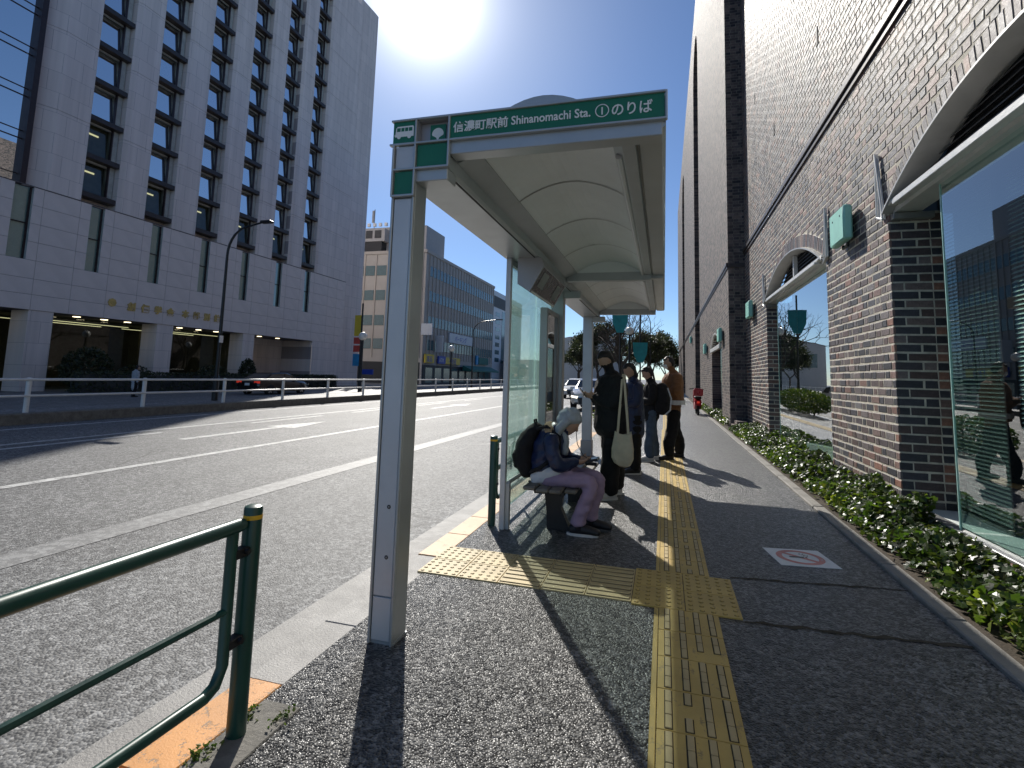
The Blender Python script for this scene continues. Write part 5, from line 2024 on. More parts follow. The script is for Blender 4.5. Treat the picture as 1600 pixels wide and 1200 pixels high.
def loft(mb, pts, side=Vector((1, 0, 0)), n=14, sub=4):
    """pts: (x,y,z,ra,rb). smooth closed tube through elliptic sections"""
    P = [np.array(p, float) for p in pts]
    dense = []
    for i in range(len(P) - 1):
        p0, p1, p2, p3 = P[max(i - 1, 0)], P[i], P[i + 1], P[min(i + 2, len(P) - 1)]
        for k in range(sub):
            t = k / sub
            q = .5 * ((2 * p1) + (-p0 + p2) * t + (2 * p0 - 5 * p1 + 4 * p2 - p3) * t * t + (-p0 + 3 * p1 - 3 * p2 + p3) * t ** 3)
            q[3:] = p1[3:] + (p2[3:] - p1[3:]) * (3 * t * t - 2 * t ** 3)
            dense.append(q)
    dense.append(P[-1])
    rings = []
    for i, q in enumerate(dense):
        a, b = dense[max(i - 1, 0)], dense[min(i + 1, len(dense) - 1)]
        tg = Vector((b - a)[:3])
        rings.append(ellring(Vector(q[:3]), tg, side, q[3], q[4], n))
    # rounded caps
    def cap(ring, c, d, r):
        return [[c + (v - c) * f + d * (r * g) for v in ring] for f, g in ((.8, .35), (.4, .55))]
    t0 = (Vector(dense[0][:3]) - Vector(dense[1][:3])).normalized()
    t1 = (Vector(dense[-1][:3]) - Vector(dense[-2][:3])).normalized()
    c0 = cap(rings[0], Vector(dense[0][:3]), t0, min(dense[0][3:]))
    c1 = cap(rings[-1], Vector(dense[-1][:3]), t1, min(dense[-1][3:]))
    rings = c0[::-1] + rings + c1
    v = [p for r in rings for p in r]
    f = []
    for i in range(len(rings) - 1):
        for k in range(n):
            f.append((i * n + k, i * n + (k + 1) % n, (i + 1) * n + (k + 1) % n, (i + 1) * n + k))
    f.append(tuple(range(n))[::-1])
    f.append(tuple((len(rings) - 1) * n + k for k in range(n)))
    mb.idx(v, f)
    return [(Vector(q[:3]), (q[3] + q[4]) / 2) for q in dense]


def remeshed(name, lofts, voxel, mats, fold=0.0075):
    """lofts: list of (pts, side, material index). one continuous skin, coloured by the nearest loft"""
    mb = MB()
    ref = []
    for pts, side, mi in lofts:
        for c, r in loft(mb, pts, side):
            ref.append((c.x, c.y, c.z, r, mi))
    me = mb.mesh(name, mats)
    o = bpy.data.objects.new(name, me)
    C.objects.link(o)
    md = o.modifiers.new('r', 'REMESH')
    md.mode = 'VOXEL'
    md.voxel_size = voxel
    sm = o.modifiers.new('s', 'SMOOTH')
    sm.factor = .5
    sm.iterations = 4
    bpy.context.view_layer.update()
    dg = bpy.context.evaluated_depsgraph_get()
    nm = bpy.data.meshes.new_from_object(o.evaluated_get(dg))
    bpy.data.objects.remove(o)
    bpy.data.meshes.remove(me)
    nm.name = name
    R_ = np.array(ref)
    n = len(nm.polygons)
    cen = np.zeros(n * 3)
    nm.polygons.foreach_get('center', cen)
    cen = cen.reshape(-1, 3)
    mi = np.zeros(n, dtype=np.int32)
    for a in range(0, n, 4000):
        d = np.linalg.norm(cen[a:a + 4000, None, :] - R_[None, :, :3], axis=2) - R_[None, :, 3]
        mi[a:a + 4000] = R_[np.argmin(d, axis=1), 4].astype(np.int32)
    nm.materials.clear()
    for m in mats:
        nm.materials.append(MATS[m])
    nm.polygons.foreach_set('material_index', mi)
    nm.polygons.foreach_set('use_smooth', [True] * n)
    soft = [not (m.startswith('skin') or m.startswith('shoe')) for m in mats]
    nv = len(nm.vertices)
    lt = np.zeros(n, dtype=np.int32)
    nm.polygons.foreach_get('loop_total', lt)
    lv = np.zeros(len(nm.loops), dtype=np.int32)
    nm.loops.foreach_get('vertex_index', lv)
    vm = np.zeros(nv, dtype=bool)
    vm[lv[np.repeat(np.array(soft)[mi], lt)]] = True
    co = np.zeros(nv * 3)
    nm.vertices.foreach_get('co', co)
    co = co.reshape(-1, 3)
    no = np.zeros(nv * 3)
    nm.vertices.foreach_get('normal', no)
    no = no.reshape(-1, 3)
    for i in np.nonzero(vm)[0]:
        x, y, z = co[i]
        w = mnoise.noise((x * 9, y * 9, z * 13)) + .6 * mnoise.noise((x * 22 + 3, y * 22, z * 30)) + .8 * math.sin(z * 46 + 5 * mnoise.noise((x * 7, y * 7, z * 7))) * mnoise.noise((x * 5, y * 5 + 9, z * 5))
        co[i] += no[i] * (w * fold)
    nm.vertices.foreach_set('co', co.ravel())
    nm.update()
    return nm


def hand_lofts(wrist, dirn, palm_up, mi, curl=.6):
    """palm and five separate fingers; dirn along the hand, palm_up the palm normal"""
    d = Vector(dirn).normalized()
    u = Vector(palm_up)
    u = (u - d * u.dot(d)).normalized()
    s_ = d.cross(u)
    w = Vector(wrist)
    L = []
    L.append(([(*w, .026, .018), (*(w + d * .045), .038, .016), (*(w + d * .085), .038, .014)], s_, mi))
    for k, ln in enumerate((.062, .072, .068, .052)):
        off = (k - 1.5) * .021
        p0 = w + d * .085 + s_ * off
        p1 = p0 + d * ln * .5 + u * curl * .012
        p2 = p1 + (d * (1 - curl * .6) + u * curl).normalized() * ln * .5
        L.append(([(*p0, .0095, .0095), (*p1, .0088, .0088), (*p2, .0075, .0075)], s_, mi))
    p0 = w + d * .03 - s_ * .032
    p1 = p0 + (d * .6 - s_ * .7 + u * .3).normalized() * .035
    p2 = p1 + (d * .9 - s_ * .1 + u * .4).normalized() * .03
    L.append(([(*p0, .013, .012), (*p1, .0105, .0105), (*p2, .0085, .0085)], s_, mi))
    return L


def head_lofts(c, fwd, mi, tilt=0.35):
    """skull, jaw, nose, ears about centre c looking along fwd (already tilted)"""
    f = Vector(fwd).normalized()
    sd = f.cross(Vector((0, 0, 1))).normalized()
    u = sd.cross(f)
    c = Vector(c)
    L = []
    L.append(([(*(c - u * .095 + f * .035), .046, .05), (*(c - u * .06 + f * .018), .062, .075), (*(c + u * .0), .074, .094), (*(c + u * .06 - f * .008), .070, .09), (*(c + u * .1 - f * .012), .045, .06)], sd, mi))
    L.append(([(*(c + f * .085 + u * .018), .009, .010), (*(c + f * .104 - u * .02), .012, .012)], sd, mi))
    for q in (-1, 1):
        e = c + sd * .076 * q - u * .01 - f * .008
        L.append(([(*(e - u * .022), .009, .012), (*(e + u * .022), .011, .017)], f, mi))
    return L, f, sd, u


def face_bits(t, c, f, sd, u, mask=False):
    c = Vector(c)
    def eyes(q, m):
        p = c + f * .086 + sd * .031 * q + u * .006
        m.idx([tuple(p + sd * (.012 * math.cos(a)) + u * (.006 * math.sin(a)) + f * .004) for a in [2 * PI * k / 8 for k in range(8)]] , [tuple(range(8))])
    for q in (-1, 1):
        one('eye', 'hair_black', t, lambda m: eyes(q, m))
    if mask:
        def mk(m):
            rings = []
            for w_, fo, uo in ((.05, .100, -.005), (.062, .112, -.04), (.05, .09, -.085)):
                rings.append([tuple(c + sd * (w_ * math.sin(a)) + f * (fo * math.cos(a * .75)) + u * uo) for a in [(-1 + k / 4) * 1.35 for k in range(9)]])
            for r1, r2 in zip(rings, rings[1:]):
                for k in range(8):
                    m.face([r1[k], r1[k + 1], r2[k + 1], r2[k]])
        one('face_mask', 'paper_white', t, mk, smooth=True)
    else:
        def mo(m):
            p = c + f * .088 - u * .052
            m.face([tuple(p + sd * .02 + f * .004), tuple(p + u * .005 + f * .006), tuple(p - sd * .02 + f * .004), tuple(p - u * .005 + f * .006)])
        one('mouth', 'skin', t, mo)


def hair(t, c, f, sd, u, mat='hair_black', long=0.0):
    c = Vector(c)
    L = [([(*(c + u * .108 - f * .012), .042, .058), (*(c + u * .07 - f * .014), .074, .093), (*(c + u * .02 - f * .034), .079, .078), (*(c - u * .05 - f * .042), .062, .056)] +
          ([(*(c - u * (.1 + long) - f * .05), .06, .04)] if long else []), sd, 0),
         ([(*(c + u * .085 + f * .04 - sd * .045), .024, .02), (*(c + u * .078 + f * .066), .027, .02), (*(c + u * .085 + f * .04 + sd * .045), .024, .02)], u, 0)]
    me = remeshed('hair', L, .012, [mat])
    return mesh_obj('hair', me, mat, t)


def shoe(t, ankle, dirn, mat, sole='shoe_white', L=.27, name='shoe'):
    a = Vector(ankle)
    d = Vector(dirn).normalized()
    s_ = d.cross(Vector((0, 0, 1)))
    z0 = a.z
    g = Vector((a.x, a.y, 0))
    pts = [(*(g - d * .07 + Vector((0, 0, z0 + .05))), .038, .045), (*(g + Vector((0, 0, z0 + .06))), .045, .054), (*(g + d * .09 + Vector((0, 0, z0 + .05))), .05, .042), (*(g + d * (L - .09) + Vector((0, 0, z0 + .038))), .046, .028)]
    me = remeshed(name, [(pts, s_, 0)], .011, [mat])
    o = mesh_obj(name, me, mat, t)
    def sl(m):
        out = []
        for k in range(16):
            an = 2 * PI * k / 16
            x = math.cos(an)
            out.append((x * .145 + .035, math.sin(an) * (.045 if x > -.2 else .04)))
        m.prism(out, lambda p, q, dd: tuple(g + d * p + s_ * q + Vector((0, 0, z0 + dd))), 0.0, .024)
    one('sole', sole, o, sl)
    return o


def standing(name, label, loc, face_deg, H, mats, coat_len=.80, trouser=.095, look=.55, group='people waiting at the bus stop', hands=((-.07, .27, 1.12), (.06, .29, 1.12)), mask=False, shoem='shoe_black', sole='shoe_black', hairlong=0.0, feet=((-.10, .02), (.11, -.05)), coat_w=1.0, phone=True, hem=None, bulk=1.0):
    """mats: (top, trousers). local +Y is forward; turned by face_deg about Z"""
    k = H / 1.72
    t = empty(name, loc, label, 'person', group)
    Rz = Matrix.Rotation(math.radians(face_deg), 3, 'Z')
    O = Vector(loc)

    def W(p):
        return O + Rz @ (Vector(p[:3]) * k)

    def S(pts):
        return [(*W(p), p[3] * k, p[4] * k) for p in pts]

    side = Rz @ Vector((1, 0, 0))
    fwd = Rz @ Vector((0, 1, 0))
    mt = ['skin', mats[0], mats[1]]
    L = []
    b = bulk
    L.append((S([(0, .0, coat_len, .185 * coat_w * b, .145 * b), (0, .0, .95, .18 * coat_w * b, .14 * b), (0, .005, 1.12, .178 * b, .135 * b), (0, .01, 1.28, .2 * b, .14 * b), (0, -.005, 1.40, .18 * b, .115 * b), (0, -.005, 1.455, .09, .085)]), side, 1))
    L.append((S([(0, .0, 1.44, .058, .058), (0, .03, 1.53, .052, .054)]), side, 0))
    L.append((S([(0, 0, .98, .165, .125), (0, 0, .86, .17, .13)]), side, 2))
    for q, (fx, fy) in zip((-1, 1), feet):
        L.append((S([(q * .085, 0, .88, .098, .115), (q * .095 + fx * .1, fy * .4, .5, trouser, trouser * 1.02), (fx, fy, .28, trouser * .93, trouser * .95), (fx, fy - .012, .1, trouser * .8, trouser * .8)]), side, 2))
    for q, hd in zip((-1, 1), hands):
        sh = (q * .185, -.005, 1.375, .075 * b, .078 * b)
        el = (q * .245, .0 + hd[1] * .12, 1.12, .062 * b, .064 * b)
        wr = (hd[0], hd[1] - .08, hd[2] - .02, .042, .042)
        L.append((S([sh, (q * .235, .0, 1.25, .068 * b, .07 * b), el, ((el[0] + wr[0]) / 2, (el[1] + wr[1]) / 2, (el[2] + wr[2]) / 2 - .01, .053 * b, .053 * b), wr]), side, 1))
        hl = hand_lofts(W(wr), Rz @ Vector((hd[0] * -.4 - q * .1, .9, .15)), Rz @ Vector((-q * .7, 0, .7)), 0, .7)
        L += hl
    hc = W((0, .075, 1.615))
    lf = (fwd - Vector((0, 0, look))).normalized()
    hl, f, sd, u = head_lofts(hc, lf, 0)
    L += hl
    me = remeshed('body', L, .013, mt)
    o = bpy.data.objects.new('body', me)
    C.objects.link(o)
    o.parent = t
    o.matrix_parent_inverse = t.matrix_basis.inverted()
    hair(t, hc, f, sd, u, long=hairlong)
    face_bits(t, hc, f, sd, u, mask)
    for (fx, fy) in feet:
        w = W((fx, fy, 0))
        w.z = O.z
        shoe(t, w, fwd + side * (fx * 1.2), shoem, sole)
    if hem:
        n = 20
        def hm(m):
            for i in range(n):
                a0, a1 = 2 * PI * i / n, 2 * PI * (i + 1) / n
                r1 = (.188 * coat_w * b, .15 * b)
                P_ = [W((r1[0] * math.cos(a), r1[1] * math.sin(a), zz)) for a, zz in ((a0, coat_len + .02), (a1, coat_len + .02), (a1, coat_len - .055), (a0, coat_len - .055))]
                m.face(P_)
        one('shirt_hem', hem, t, hm, smooth=True)
    return t, W, Rz


# the person with the tote bag
t2, W2, R2 = standing('person', 'person in black jacket and wide black trousers with tote bag, looking at a phone', (-.62, 6.66, 0), 112, 1.74, ('cloth_black', 'cloth_black_trouser'), coat_len=.80, trouser=.118, coat_w=1.2, bulk=1.42, shoem='shoe_white', sole='shoe_white', look=.75, feet=((-.15, .06), (.15, -.10)), hands=((-.05, .30, 1.20), (.05, .31, 1.20)))
ph = empty('phone', W2((0, .36, 1.22)), 'dark phone held by the person with the tote bag', 'phone', rz=math.radians(112))
m = MB()
m.box(-.036, .036, -.006, .006, -.07, .07, .003)
inst('case', m.mesh('case', 'phone_black'), ph, (0, 0, .0), (math.radians(-35), 0, 0))
m = MB()
m.box(-.032, .032, -.008, -.0062, -.064, .064)
inst('screen', m.mesh('screen', 'car_glass'), ph, (0, 0, .0), (math.radians(-35), 0, 0))

# tote bag hanging on our side of that person
TB = empty('tote_bag', (-.44, 6.30, .45), 'cream canvas tote bag hanging at the side of the black-clad person', 'tote bag')
def tote(m):
    cx_, cy_ = -.455, 6.30
    secs = [(.80, .095, .012), (.72, .105, .03), (.6, .125, .05), (.5, .125, .055), (.45, .10, .045), (.435, .06, .02)]
    n = 24
    rr = random.Random(3)
    V = []
    for z_, a, b in secs:
        V.append([(cx_ + a * math.copysign(abs(math.cos(q)) ** .7, math.cos(q)) * (1 + .03 * math.sin(3 * q + z_ * 9)), cy_ + b * math.copysign(abs(math.sin(q)) ** .7, math.sin(q)) + .008 * math.sin(q * 5 + z_ * 20), z_ + .02 * math.sin(q * 2 + 1)) for q in [2 * PI * k / n for k in range(n)]])
    for r1, r2 in zip(V, V[1:]):
        for k in range(n):
            m.face([r1[k], r2[k], r2[(k + 1) % n], r1[(k + 1) % n]])
    m.face(V[-1])


one('bag', 'canvas_tote', TB, tote, smooth=True)
for dy in (-.02, .03):
    def strap(m):
        pts = [(-.515, 6.30 + dy, .79), (-.50, 6.31 + dy, 1.0), (-.485, 6.34 + dy, 1.2), (-.475, 6.40 + dy, 1.40), (-.47, 6.5, 1.475)]
        for p, q in zip(pts, pts[1:]):
            m.face([(p[0] - .012, p[1], p[2]), (p[0] + .012, p[1] + .004, p[2]), (q[0] + .012, q[1] + .004, q[2]), (q[0] - .012, q[1], q[2])])
        pts = [(-.395, 6.30 + dy, .79), (-.41, 6.31 + dy, 1.0), (-.43, 6.34 + dy, 1.2), (-.45, 6.40 + dy, 1.40), (-.455, 6.5, 1.475)]
        for p, q in zip(pts, pts[1:]):
            m.face([(p[0] - .012, p[1], p[2]), (p[0] + .012, p[1] + .004, p[2]), (q[0] + .012, q[1] + .004, q[2]), (q[0] - .012, q[1], q[2])])
    one('strap', 'canvas_tote', TB, strap)

# second and third in the queue, mostly hidden
t3, W3_, R3 = standing('person', 'person in dark navy coat half hidden behind the person with the tote bag', (-.44, 8.42, 0), 108, 1.64, ('cloth_navy', 'cloth_black_trouser'), coat_len=.62, trouser=.10, coat_w=1.1, bulk=1.1, shoem='shoe_black', sole='shoe_white', hairlong=.02)
t4, W4_, R4 = standing('person', 'person in black top and faded blue jeans third in the queue', (-.22, 9.85, 0), 100, 1.62, ('cloth_black', 'cloth_jeans'), coat_len=.82, trouser=.098, bulk=1.1, shoem='shoe_white', sole='shoe_white', feet=((-.15, .06), (.13, -.08)))
bp4 = empty('backpack', (-.1, 9.75, .8), 'black bag with pale straps on the back of the third person', 'bag')
me = remeshed('bag', [([(-.02, 9.72, .86, .13, .09), (-.03, 9.72, 1.05, .15, .11), (-.04, 9.73, 1.25, .13, .09), (-.05, 9.74, 1.33, .09, .06)], Vector((.8, .5, 0)), 0)], .016, ['cloth_black'])
mesh_obj('bag', me, 'cloth_black', bp4)
one('strap', 'cloth_white', bp4, lambda m: m.tube([(.06, 9.62, 1.28), (.12, 9.6, 1.1), (.1, 9.62, .9), (.02, 9.64, .82)], .012, 6))
# the person in the brown jacket
t5, W5, R5 = standing('person', 'person in brown jacket and black trousers with face mask, apart from the queue', (.16, 10.25, 0), 104, 1.84, ('cloth_brown', 'cloth_black_trouser'), coat_len=.97, trouser=.1, coat_w=1.1, bulk=1.3, mask=True, look=.3, hem='cloth_white', feet=((-.17, .12), (.17, -.14)), hands=((-.03, .32, 1.2), (.06, .28, 1.16)))
pp = empty('paper', W5((0, .33, 1.22)), 'white paper in the hands of the person in the brown jacket', 'paper', rz=math.radians(104))
m = MB()
m.box(-.07, .07, -.002, .002, -.1, .1)
inst('sheet', m.mesh('sheet', 'paper_white'), pp, (0, 0, 0), (math.radians(-40), 0, 0))

# distant walker in front of the hedge
t6, W6, R6 = standing('person', 'distant person in grey coat walking past the hedge across the road', (-26.0, 20.95, -.25), -10, 1.62, ('cloth_grey_coat', 'cloth_black_trouser'), coat_len=.5, trouser=.085, look=.1, group=None, hands=((-.25, .05, .85), (.25, .05, .85)), hairlong=.05)

# ---------------------------------------------- the seated person
SP = empty('person', (-1.0, 5.05, 0), 'person in blue jacket, grey knit hood and lilac trousers sitting on the bench', 'person', 'people waiting at the bus stop')
Y0 = 5.07
sx = Vector((0, 1, 0))
mats_ = ['skin', 'cloth_navy', 'cloth_lilac', 'cloth_white']
L = []
# torso leaning forward
L.append(([(-1.07, Y0, .47, .17, .14), (-1.085, Y0, .6, .18, .145), (-1.06, Y0, .74, .19, .15), (-1.01, Y0, .86, .185, .135), (-.965, Y0, .925, .10, .09)], sx, 1))
L.append(([(-.96, Y0, .91, .06, .06), (-.90, Y0, .955, .055, .055)], sx, 0))
L.append(([(-1.07, Y0, .465, .175, .15), (-1.06, Y0, .50, .18, .155)], sx, 3))
for q, (kx, kz, ax, fz) in zip((-1, 1), ((-.64, .455, -.745, .1), (-.60, .46, -.66, .1))):
    yy = Y0 + q * .1
    L.append(([(-1.04, yy, .475, .09, .085), (-.86, yy + q * .01, .488, .08, .078), (kx - .05, yy + q * .02, kz + .025, .07, .068), (kx, yy + q * .02, kz - .03, .066, .066), ((kx * .55 + ax * .45), yy + q * .02, .30, .064, .066), (ax, yy + q * .02, fz + .06, .066, .066), (ax - .004, yy + q * .02, fz + .015, .074, .074)], sx, 2))
# arms bent, hands together at the tablet
for q in (-1, 1):
    sh = (-1.0, Y0 + q * .175, .855, .072, .072)
    el = (-.93, Y0 + q * .22, .63, .066, .066)
    wr = (-.79, Y0 + q * .085, .635, .04, .04)
    L.append(([sh, (-.985, Y0 + q * .215, .75, .07, .07), el, (-.86, Y0 + q * .16, .625, .055, .055), wr], sx, 1))
    L += hand_lofts(wr[:3], (.9, -q * .25, .12), (0, -q * .6, .8), 0, .8)
hc = Vector((-.865, Y0, .985))
hl, f, sd, u = head_lofts(hc, (1, 0, -.75), 0)
L += hl
me = remeshed('body', L, .0115, mats_, fold=.0105)
o = bpy.data.objects.new('body', me)
C.objects.link(o)
o.parent = SP
o.matrix_parent_inverse = SP.matrix_basis.inverted()
face_bits(SP, hc, f, sd, u)
hair(SP, hc, f, sd, u)
# knitted hood with long ear flap
hd = remeshed('knit_hood', [([(*(hc + u * .125 - f * .02), .05, .06), (*(hc + u * .085 - f * .02), .1, .108), (*(hc + u * .02 - f * .05), .105, .085), (*(hc - u * .04 - f * .07), .09, .065)], sd, 0),
                            ([(*(hc + sd * .09 - f * .02 + u * .02), .04, .05), (*(hc + sd * .1 - f * .03 - u * .06), .042, .058), (*(hc + sd * .09 - f * .02 - u * .13), .036, .048)], f, 0),
                            ([(*(hc - sd * .09 - f * .02 + u * .02), .04, .05), (*(hc - sd * .1 - f * .03 - u * .06), .042, .058), (*(hc - sd * .09 - f * .02 - u * .13), .036, .048)], f, 0)], .011, ['cloth_grey_knit'])
mesh_obj('knit_hood', hd, 'cloth_grey_knit', SP)
fr_ = remeshed('fur_collar', [([(-1.03, Y0 - .13, .9, .045, .05), (-1.06, Y0, .94, .05, .055), (-1.03, Y0 + .13, .9, .045, .05)], Vector((0, 0, 1)), 0)], .012, ['fur_tan'])
mesh_obj('fur_collar', fr_, 'fur_tan', SP)
sc_ = remeshed('scarf', [([(-.93, Y0, .9, .075, .05), (-.90, Y0 - .02, .80, .06, .04), (-.90, Y0 - .03, .70, .045, .03)], sx, 0)], .012, ['cloth_grey_knit'])
mesh_obj('scarf', sc_, 'cloth_grey_knit', SP)
def hemf(m):
    pts = [(-1.16, .56), (-1.02, .60), (-.86, .56), (-.95, .44), (-1.1, .40), (-1.2, .45)]
    for a, b in zip(pts, pts[1:] + pts[:1]):
        m.face([(a[0], Y0 - .19, a[1]), (b[0], Y0 - .19, b[1]), (b[0], Y0 - .182, b[1]), (a[0], Y0 - .182, a[1])])
    m.face([(a[0], Y0 - .19, a[1]) for a in pts])
    m.face([(a[0], Y0 - .182, a[1]) for a in pts][::-1])


hemme = remeshed('shirt_hem', [([(-1.17, Y0 - .13, .47, .06, .05), (-1.04, Y0 - .15, .52, .065, .04), (-.93, Y0 - .14, .55, .05, .035)], Vector((0, 0, 1)), 0)], .011, ['cloth_white'])
mesh_obj('shirt_hem', hemme, 'cloth_white', SP)
for q, ax in ((-1, -.745), (1, -.66)):
    shoe(SP, (ax + .0, Y0 + q * .12, 0.0), (1, -.05 * q, 0), 'shoe_black', 'shoe_white' if q < 0 else 'sign_dark')
    one('sock', 'cloth_black', SP, lambda m: m.tube([(ax, Y0 + q * .12, .05), (ax, Y0 + q * .12, .13)], .05, 10))
# backpack
BPk = empty('backpack', (-1.27, 5.07, .5), 'black backpack on the back of the seated person', 'backpack')
bme = remeshed('pack', [([(-1.25, Y0, .5, .13, .075), (-1.29, Y0, .62, .15, .1), (-1.28, Y0, .76, .15, .1), (-1.22, Y0, .88, .13, .075), (-1.17, Y0, .94, .09, .05)], sx, 0),
                        ([(-1.36, Y0, .56, .11, .035), (-1.375, Y0, .68, .11, .04)], sx, 0)], .013, ['cloth_black'])
mesh_obj('pack', bme, 'cloth_black', BPk)
for q in (-1, 1):
    one('shoulder_strap', 'cloth_black', BPk, lambda m: m.tube([(-1.16, Y0 + q * .12, .92), (-1.06, Y0 + q * .13, .955), (-.93, Y0 + q * .135, .86), (-.93, Y0 + q * .16, .72), (-1.1, Y0 + q * .2, .58), (-1.2, Y0 + q * .15, .53)], .018, 6))
one('zip', 'chrome', BPk, lambda m: m.tube([(-1.42, Y0 - .12, .6), (-1.42, Y0 - .12, .75), (-1.4, Y0, .79), (-1.42, Y0 + .12, .75)], .004, 4))
one('top_loop', 'cloth_black', BPk, lambda m: m.tube([(-1.19, Y0 - .04, .95), (-1.2, Y0 - .04, 1.0), (-1.2, Y0 + .04, 1.0), (-1.19, Y0 + .04, .95)], .01, 6))
TBl = empty('tablet', (-.70, 5.07, .655), 'dark tablet in a case held by the seated person', 'tablet')
rotT = Matrix.Rotation(math.radians(-14), 3, 'Y')
one('case', 'phone_black', TBl, lambda m: m.obox((-.685, Y0, .648), .2, .15, .022, rotT))
one('screen', 'car_glass', TBl, lambda m: m.obox((-.685, Y0, .6605), .18, .13, .003, rotT))
one('cable', 'black_rubber', TBl, lambda m: m.tube([(-.80, Y0 - .02, .92), (-.78, Y0 - .05, .8), (-.72, Y0 - .06, .70), (-.66, Y0 - .05, .665)], .004, 5))

# ================================================================== VEHICLES
def car(name, label, loc, rz, paint, L=4.7, Wd=1.8, Hh=1.45, group=None, lights=False, suv=False):
    """body runs along local Y, front at +Y, wheels on z=0"""
    t = empty(name, loc, label, 'car', group, rz)
    h = L / 2
    w = Wd / 2

    def put(nm, mat, fn, smooth=False, ang=None, parent=None):
        m_ = MB()
        fn(m_)
        o = m_.obj(nm, mat, None, smooth, ang=ang)
        o.parent = parent or t
        return o

    # body: stations (y, half width, z bottom, z shoulder, z deck)
    st = [(-h, w * .78, .42, .62, .80), (-h + .08, w * .9, .30, .72, .93), (-h + .5, w * .98, .24, .78, 1.0), (-h * .45, w, .22, .80, 1.0), (0, w, .22, .80, .98), (h * .42, w, .22, .80, .95), (h - .75, w * .98, .24, .74, .90), (h - .2, w * .9, .26, .64, .78), (h - .02, w * .74, .36, .56, .68)]
    if suv:
        st = [(a, b, c + .03, d + .1, e + .12) for a, b, c, d, e in st]

    def bodyf(m):
        R_ = []
        for y, hw, zb, zs, zd in st:
            R_.append([(-hw * .88, y, zb), (-hw, y, zb + .12), (-hw, y, zs), (-hw * .9, y, zd - .03), (-hw * .5, y, zd), (0, y, zd + .012), (hw * .5, y, zd), (hw * .9, y, zd - .03), (hw, y, zs), (hw, y, zb + .12), (hw * .88, y, zb)])
        n = len(R_[0])
        v = [p for r in R_ for p in r]
        f = []
        for i in range(len(R_) - 1):
            for k in range(n):
                f.append((i * n + k, i * n + (k + 1) % n, (i + 1) * n + (k + 1) % n, (i + 1) * n + k))
        f.append(tuple(range(n)))
        f.append(tuple((len(R_) - 1) * n + k for k in range(n))[::-1])
        m.idx(v, f)
    put('body', paint, bodyf, ang=35)
    zr = Hh
    rf = [(-h * .78, .98), (-h * .5, zr - .05), (-h * .18, zr), (h * .08, zr - .01), (h * .22, zr - .10), (h * .50, .96)]

    def roof(m):
        hw = w * .72
        tops = rf[1:5]
        for a, b in zip(tops, tops[1:]):
            m.face([(-hw, a[0], a[1]), (hw, a[0], a[1]), (hw, b[0], b[1]), (-hw, b[0], b[1])])
            for s_ in (-1, 1):
                m.face([(s_ * hw, a[0], a[1]), (s_ * hw, b[0], b[1]), (s_ * (hw + .05), b[0], b[1] - .07), (s_ * (hw + .05), a[0], a[1] - .07)])
        for s_ in (-1, 1):      # pillars
            for (ya, za), (yb, zb) in ((rf[0], rf[1]), (rf[5], rf[4])):
                m.face([(s_ * w * .92, ya, za), (s_ * w * .82, ya, za), (s_ * hw, yb, zb), (s_ * (hw + .05), yb, zb - .06)])
            m.face([(s_ * w * .925, -.08, .96), (s_ * w * .925, .02, .96), (s_ * (hw + .052), .02, zr - .05), (s_ * (hw + .052), -.08, zr - .05)])
    put('roof', paint, roof, ang=35)
    put('windscreen', 'car_glass', lambda m: m.face([(-w * .84, rf[5][0] - .02, .965), (w * .84, rf[5][0] - .02, .965), (w * .73, rf[4][0] - .01, rf[4][1] - .01), (-w * .73, rf[4][0] - .01, rf[4][1] - .01)]))
    put('rear_window', 'car_glass', lambda m: m.face([(-w * .84, rf[0][0] + .02, .985), (w * .84, rf[0][0] + .02, .985), (w * .73, rf[1][0] + .01, rf[1][1] - .01), (-w * .73, rf[1][0] + .01, rf[1][1] - .01)]))
    for s_ in (-1, 1):
        put('side_window', 'car_glass', lambda m: m.face([(s_ * w * .915, rf[0][0] + .05, .975), (s_ * w * .915, rf[5][0] - .05, .955), (s_ * (w * .72 + .045), rf[4][0] - .02, rf[4][1] - .06), (s_ * (w * .72 + .045), rf[3][0], zr - .07), (s_ * (w * .72 + .045), rf[2][0], zr - .065), (s_ * (w * .72 + .045), rf[1][0] + .04, rf[1][1] - .06)]))
        put('mirror', paint, lambda m: m.box(min(s_ * w * .95, s_ * (w + .16)), max(s_ * w * .95, s_ * (w + .16)), h * .34, h * .34 + .16, .92, 1.06, .03))
        put('headlamp', 'head_lamp' if lights else 'chrome', lambda m: m.prism([(s_ * w * .5, .66), (s_ * w * .86, .70), (s_ * w * .88, .62), (s_ * w * .55, .57)], lambda a, b, d: (a, d - abs(a) * .14, b), h + .02, h + .08))
        put('tail_lamp', 'tail_lamp', lambda m: m.prism([(s_ * w * .5, .86), (s_ * w * .93, .88), (s_ * w * .93, .74), (s_ * w * .52, .74)], lambda a, b, d: (a, d + abs(a) * .06, b), -h - .03, -h + .02))
        put('door_seam', 'dark_seam', lambda m: m.box(min(s_ * w * .99, s_ * w * 1.004), max(s_ * w * .99, s_ * w * 1.004), -.03, -.02, .32, .84))
    put('grille', 'black_metal', lambda m: m.prism([(-.48, .62), (.48, .62), (.40, .30), (-.40, .30)], lambda a, b, d: (a, d, b), h - .04, h + .012))
    put('grille_trim', 'chrome', lambda m: m.tube([(-.5, h + .015, .63), (.5, h + .015, .63), (.42, h + .015, .29), (-.42, h + .015, .29), (-.5, h + .015, .63)], .014, 5))
    put('number_plate', 'sign_plate_white', lambda m: m.box(-.17, .17, h + .013, h + .03, .42, .57, .004))
    put('number_plate', 'sign_plate_white', lambda m: m.box(-.17, .17, -h - .05, -h - .01, .60, .75, .004))
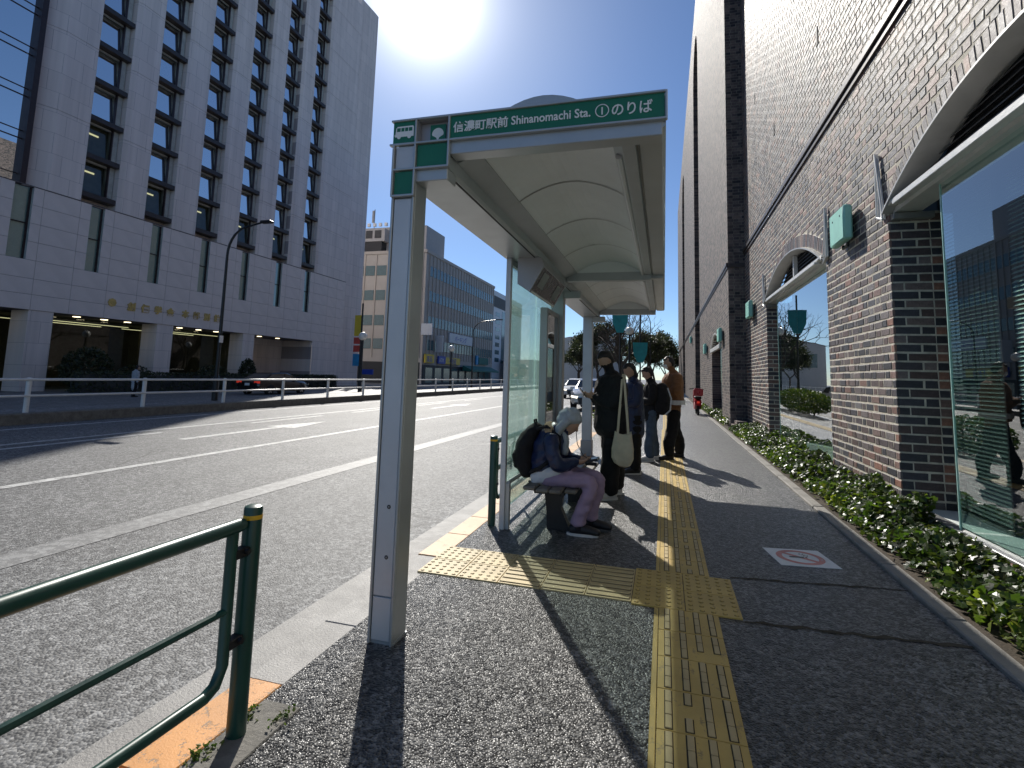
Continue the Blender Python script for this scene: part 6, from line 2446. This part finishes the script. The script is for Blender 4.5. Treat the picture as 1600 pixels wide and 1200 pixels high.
    for yy in (-h + .95, h - .9):
        for s_ in (-1, 1):
            def wheel(m):
                n = 20
                for (x0, r0), (x1, r1) in zip([(w - .22, .28), (w - .22, .32), (w - .02, .32), (w + .005, .29), (w + .005, .22)], [(w - .22, .32), (w - .02, .32), (w + .005, .29), (w + .005, .22), (w - .04, .21)]):
                    for k in range(n):
                        a0, a1 = 2 * PI * k / n, 2 * PI * (k + 1) / n
                        m.face([(s_ * x0, yy + r0 * math.cos(a0), .32 + r0 * math.sin(a0)), (s_ * x0, yy + r0 * math.cos(a1), .32 + r0 * math.sin(a1)), (s_ * x1, yy + r1 * math.cos(a1), .32 + r1 * math.sin(a1)), (s_ * x1, yy + r1 * math.cos(a0), .32 + r1 * math.sin(a0))])
            wo = put('wheel', 'tyre', wheel)
            def rim(m):
                for k in range(5):
                    a = 2 * PI * k / 5
                    c_, s2 = math.cos(a), math.sin(a)
                    p = [(-.03, 0), (.03, 0), (.045, .2), (-.045, .2)]
                    m.face([(s_ * (w - .01), yy + u_ * c_ - v_ * s2, .32 + u_ * s2 + v_ * c_) for u_, v_ in p])
                m.idx([(s_ * (w - .012), yy + .07 * math.cos(2 * PI * k / 10), .32 + .07 * math.sin(2 * PI * k / 10)) for k in range(10)], [tuple(range(10))])
            put('rim', 'alloy', rim, parent=wo)
            put('wheel_arch', 'dark_seam', lambda m: m.idx([(s_ * (w + .002), yy, .3)] + [(s_ * (w + .002), yy + .37 * math.cos(PI * k / 12), .3 + .37 * math.sin(PI * k / 12)) for k in range(13)], [(0, k, k + 1) for k in range(1, 13)]))
    return t


car('sedan', 'black sedan parked in the shade before the stone tower porch', (-24.6, 29.5, -.26), 0, 'car_black', 4.85, 1.85, 1.42)
car('oncoming_car', 'silver car with dark grille coming along the road behind the shelter', (-3.35, 26.9, ROADZ), PI, 'car_silver', 4.8, 1.82, 1.5, suv=True, lights=True)
car('white_car', 'white car further down the road behind the silver car', (-6.2, 40, ROADZ), PI, 'car_white', 4.6, 1.8, 1.45, lights=True)

# red scooter parked by the wall
S_ = empty('motor_scooter', (1.35, 24.0, 0), 'small red motor scooter standing by the ivy at the far wing', 'scooter')
for yy in (23.5, 24.6):
    w_ = one('wheel', 'tyre', S_, lambda m: [m.tube([(1.35, yy + .2 * math.cos(2 * PI * k / 16), .22 + .2 * math.sin(2 * PI * k / 16)) for k in range(17)], .05, 6)])
    one('hub', 'alloy', w_, lambda m: m.tube([(1.32, yy, .22), (1.38, yy, .22)], .06, 8))
one('body_shell', 'scooter_red', S_, lambda m: m.prism([(23.25, .42), (23.35, .62), (23.9, .68), (24.05, .42), (24.35, .32), (24.5, .75), (24.62, 1.0), (24.72, .98), (24.66, .55), (24.5, .22), (23.8, .22)], lambda a, b, d: (d, a, b), 1.22, 1.48), ang=40)
one('seat', 'black_rubber', S_, lambda m: m.box(1.22, 1.48, 23.25, 23.95, .68, .78, .03))
one('handlebar', 'black_metal', S_, lambda m: m.tube([(1.05, 24.5, 1.05), (1.35, 24.62, 1.08), (1.65, 24.5, 1.05)], .022, 6))
one('tail_lamp', 'tail_lamp', S_, lambda m: m.box(1.3, 1.4, 23.2, 23.25, .5, .58, .01))
one('top_box', 'scooter_red', S_, lambda m: m.box(1.17, 1.53, 23.05, 23.4, .8, 1.1, .04))
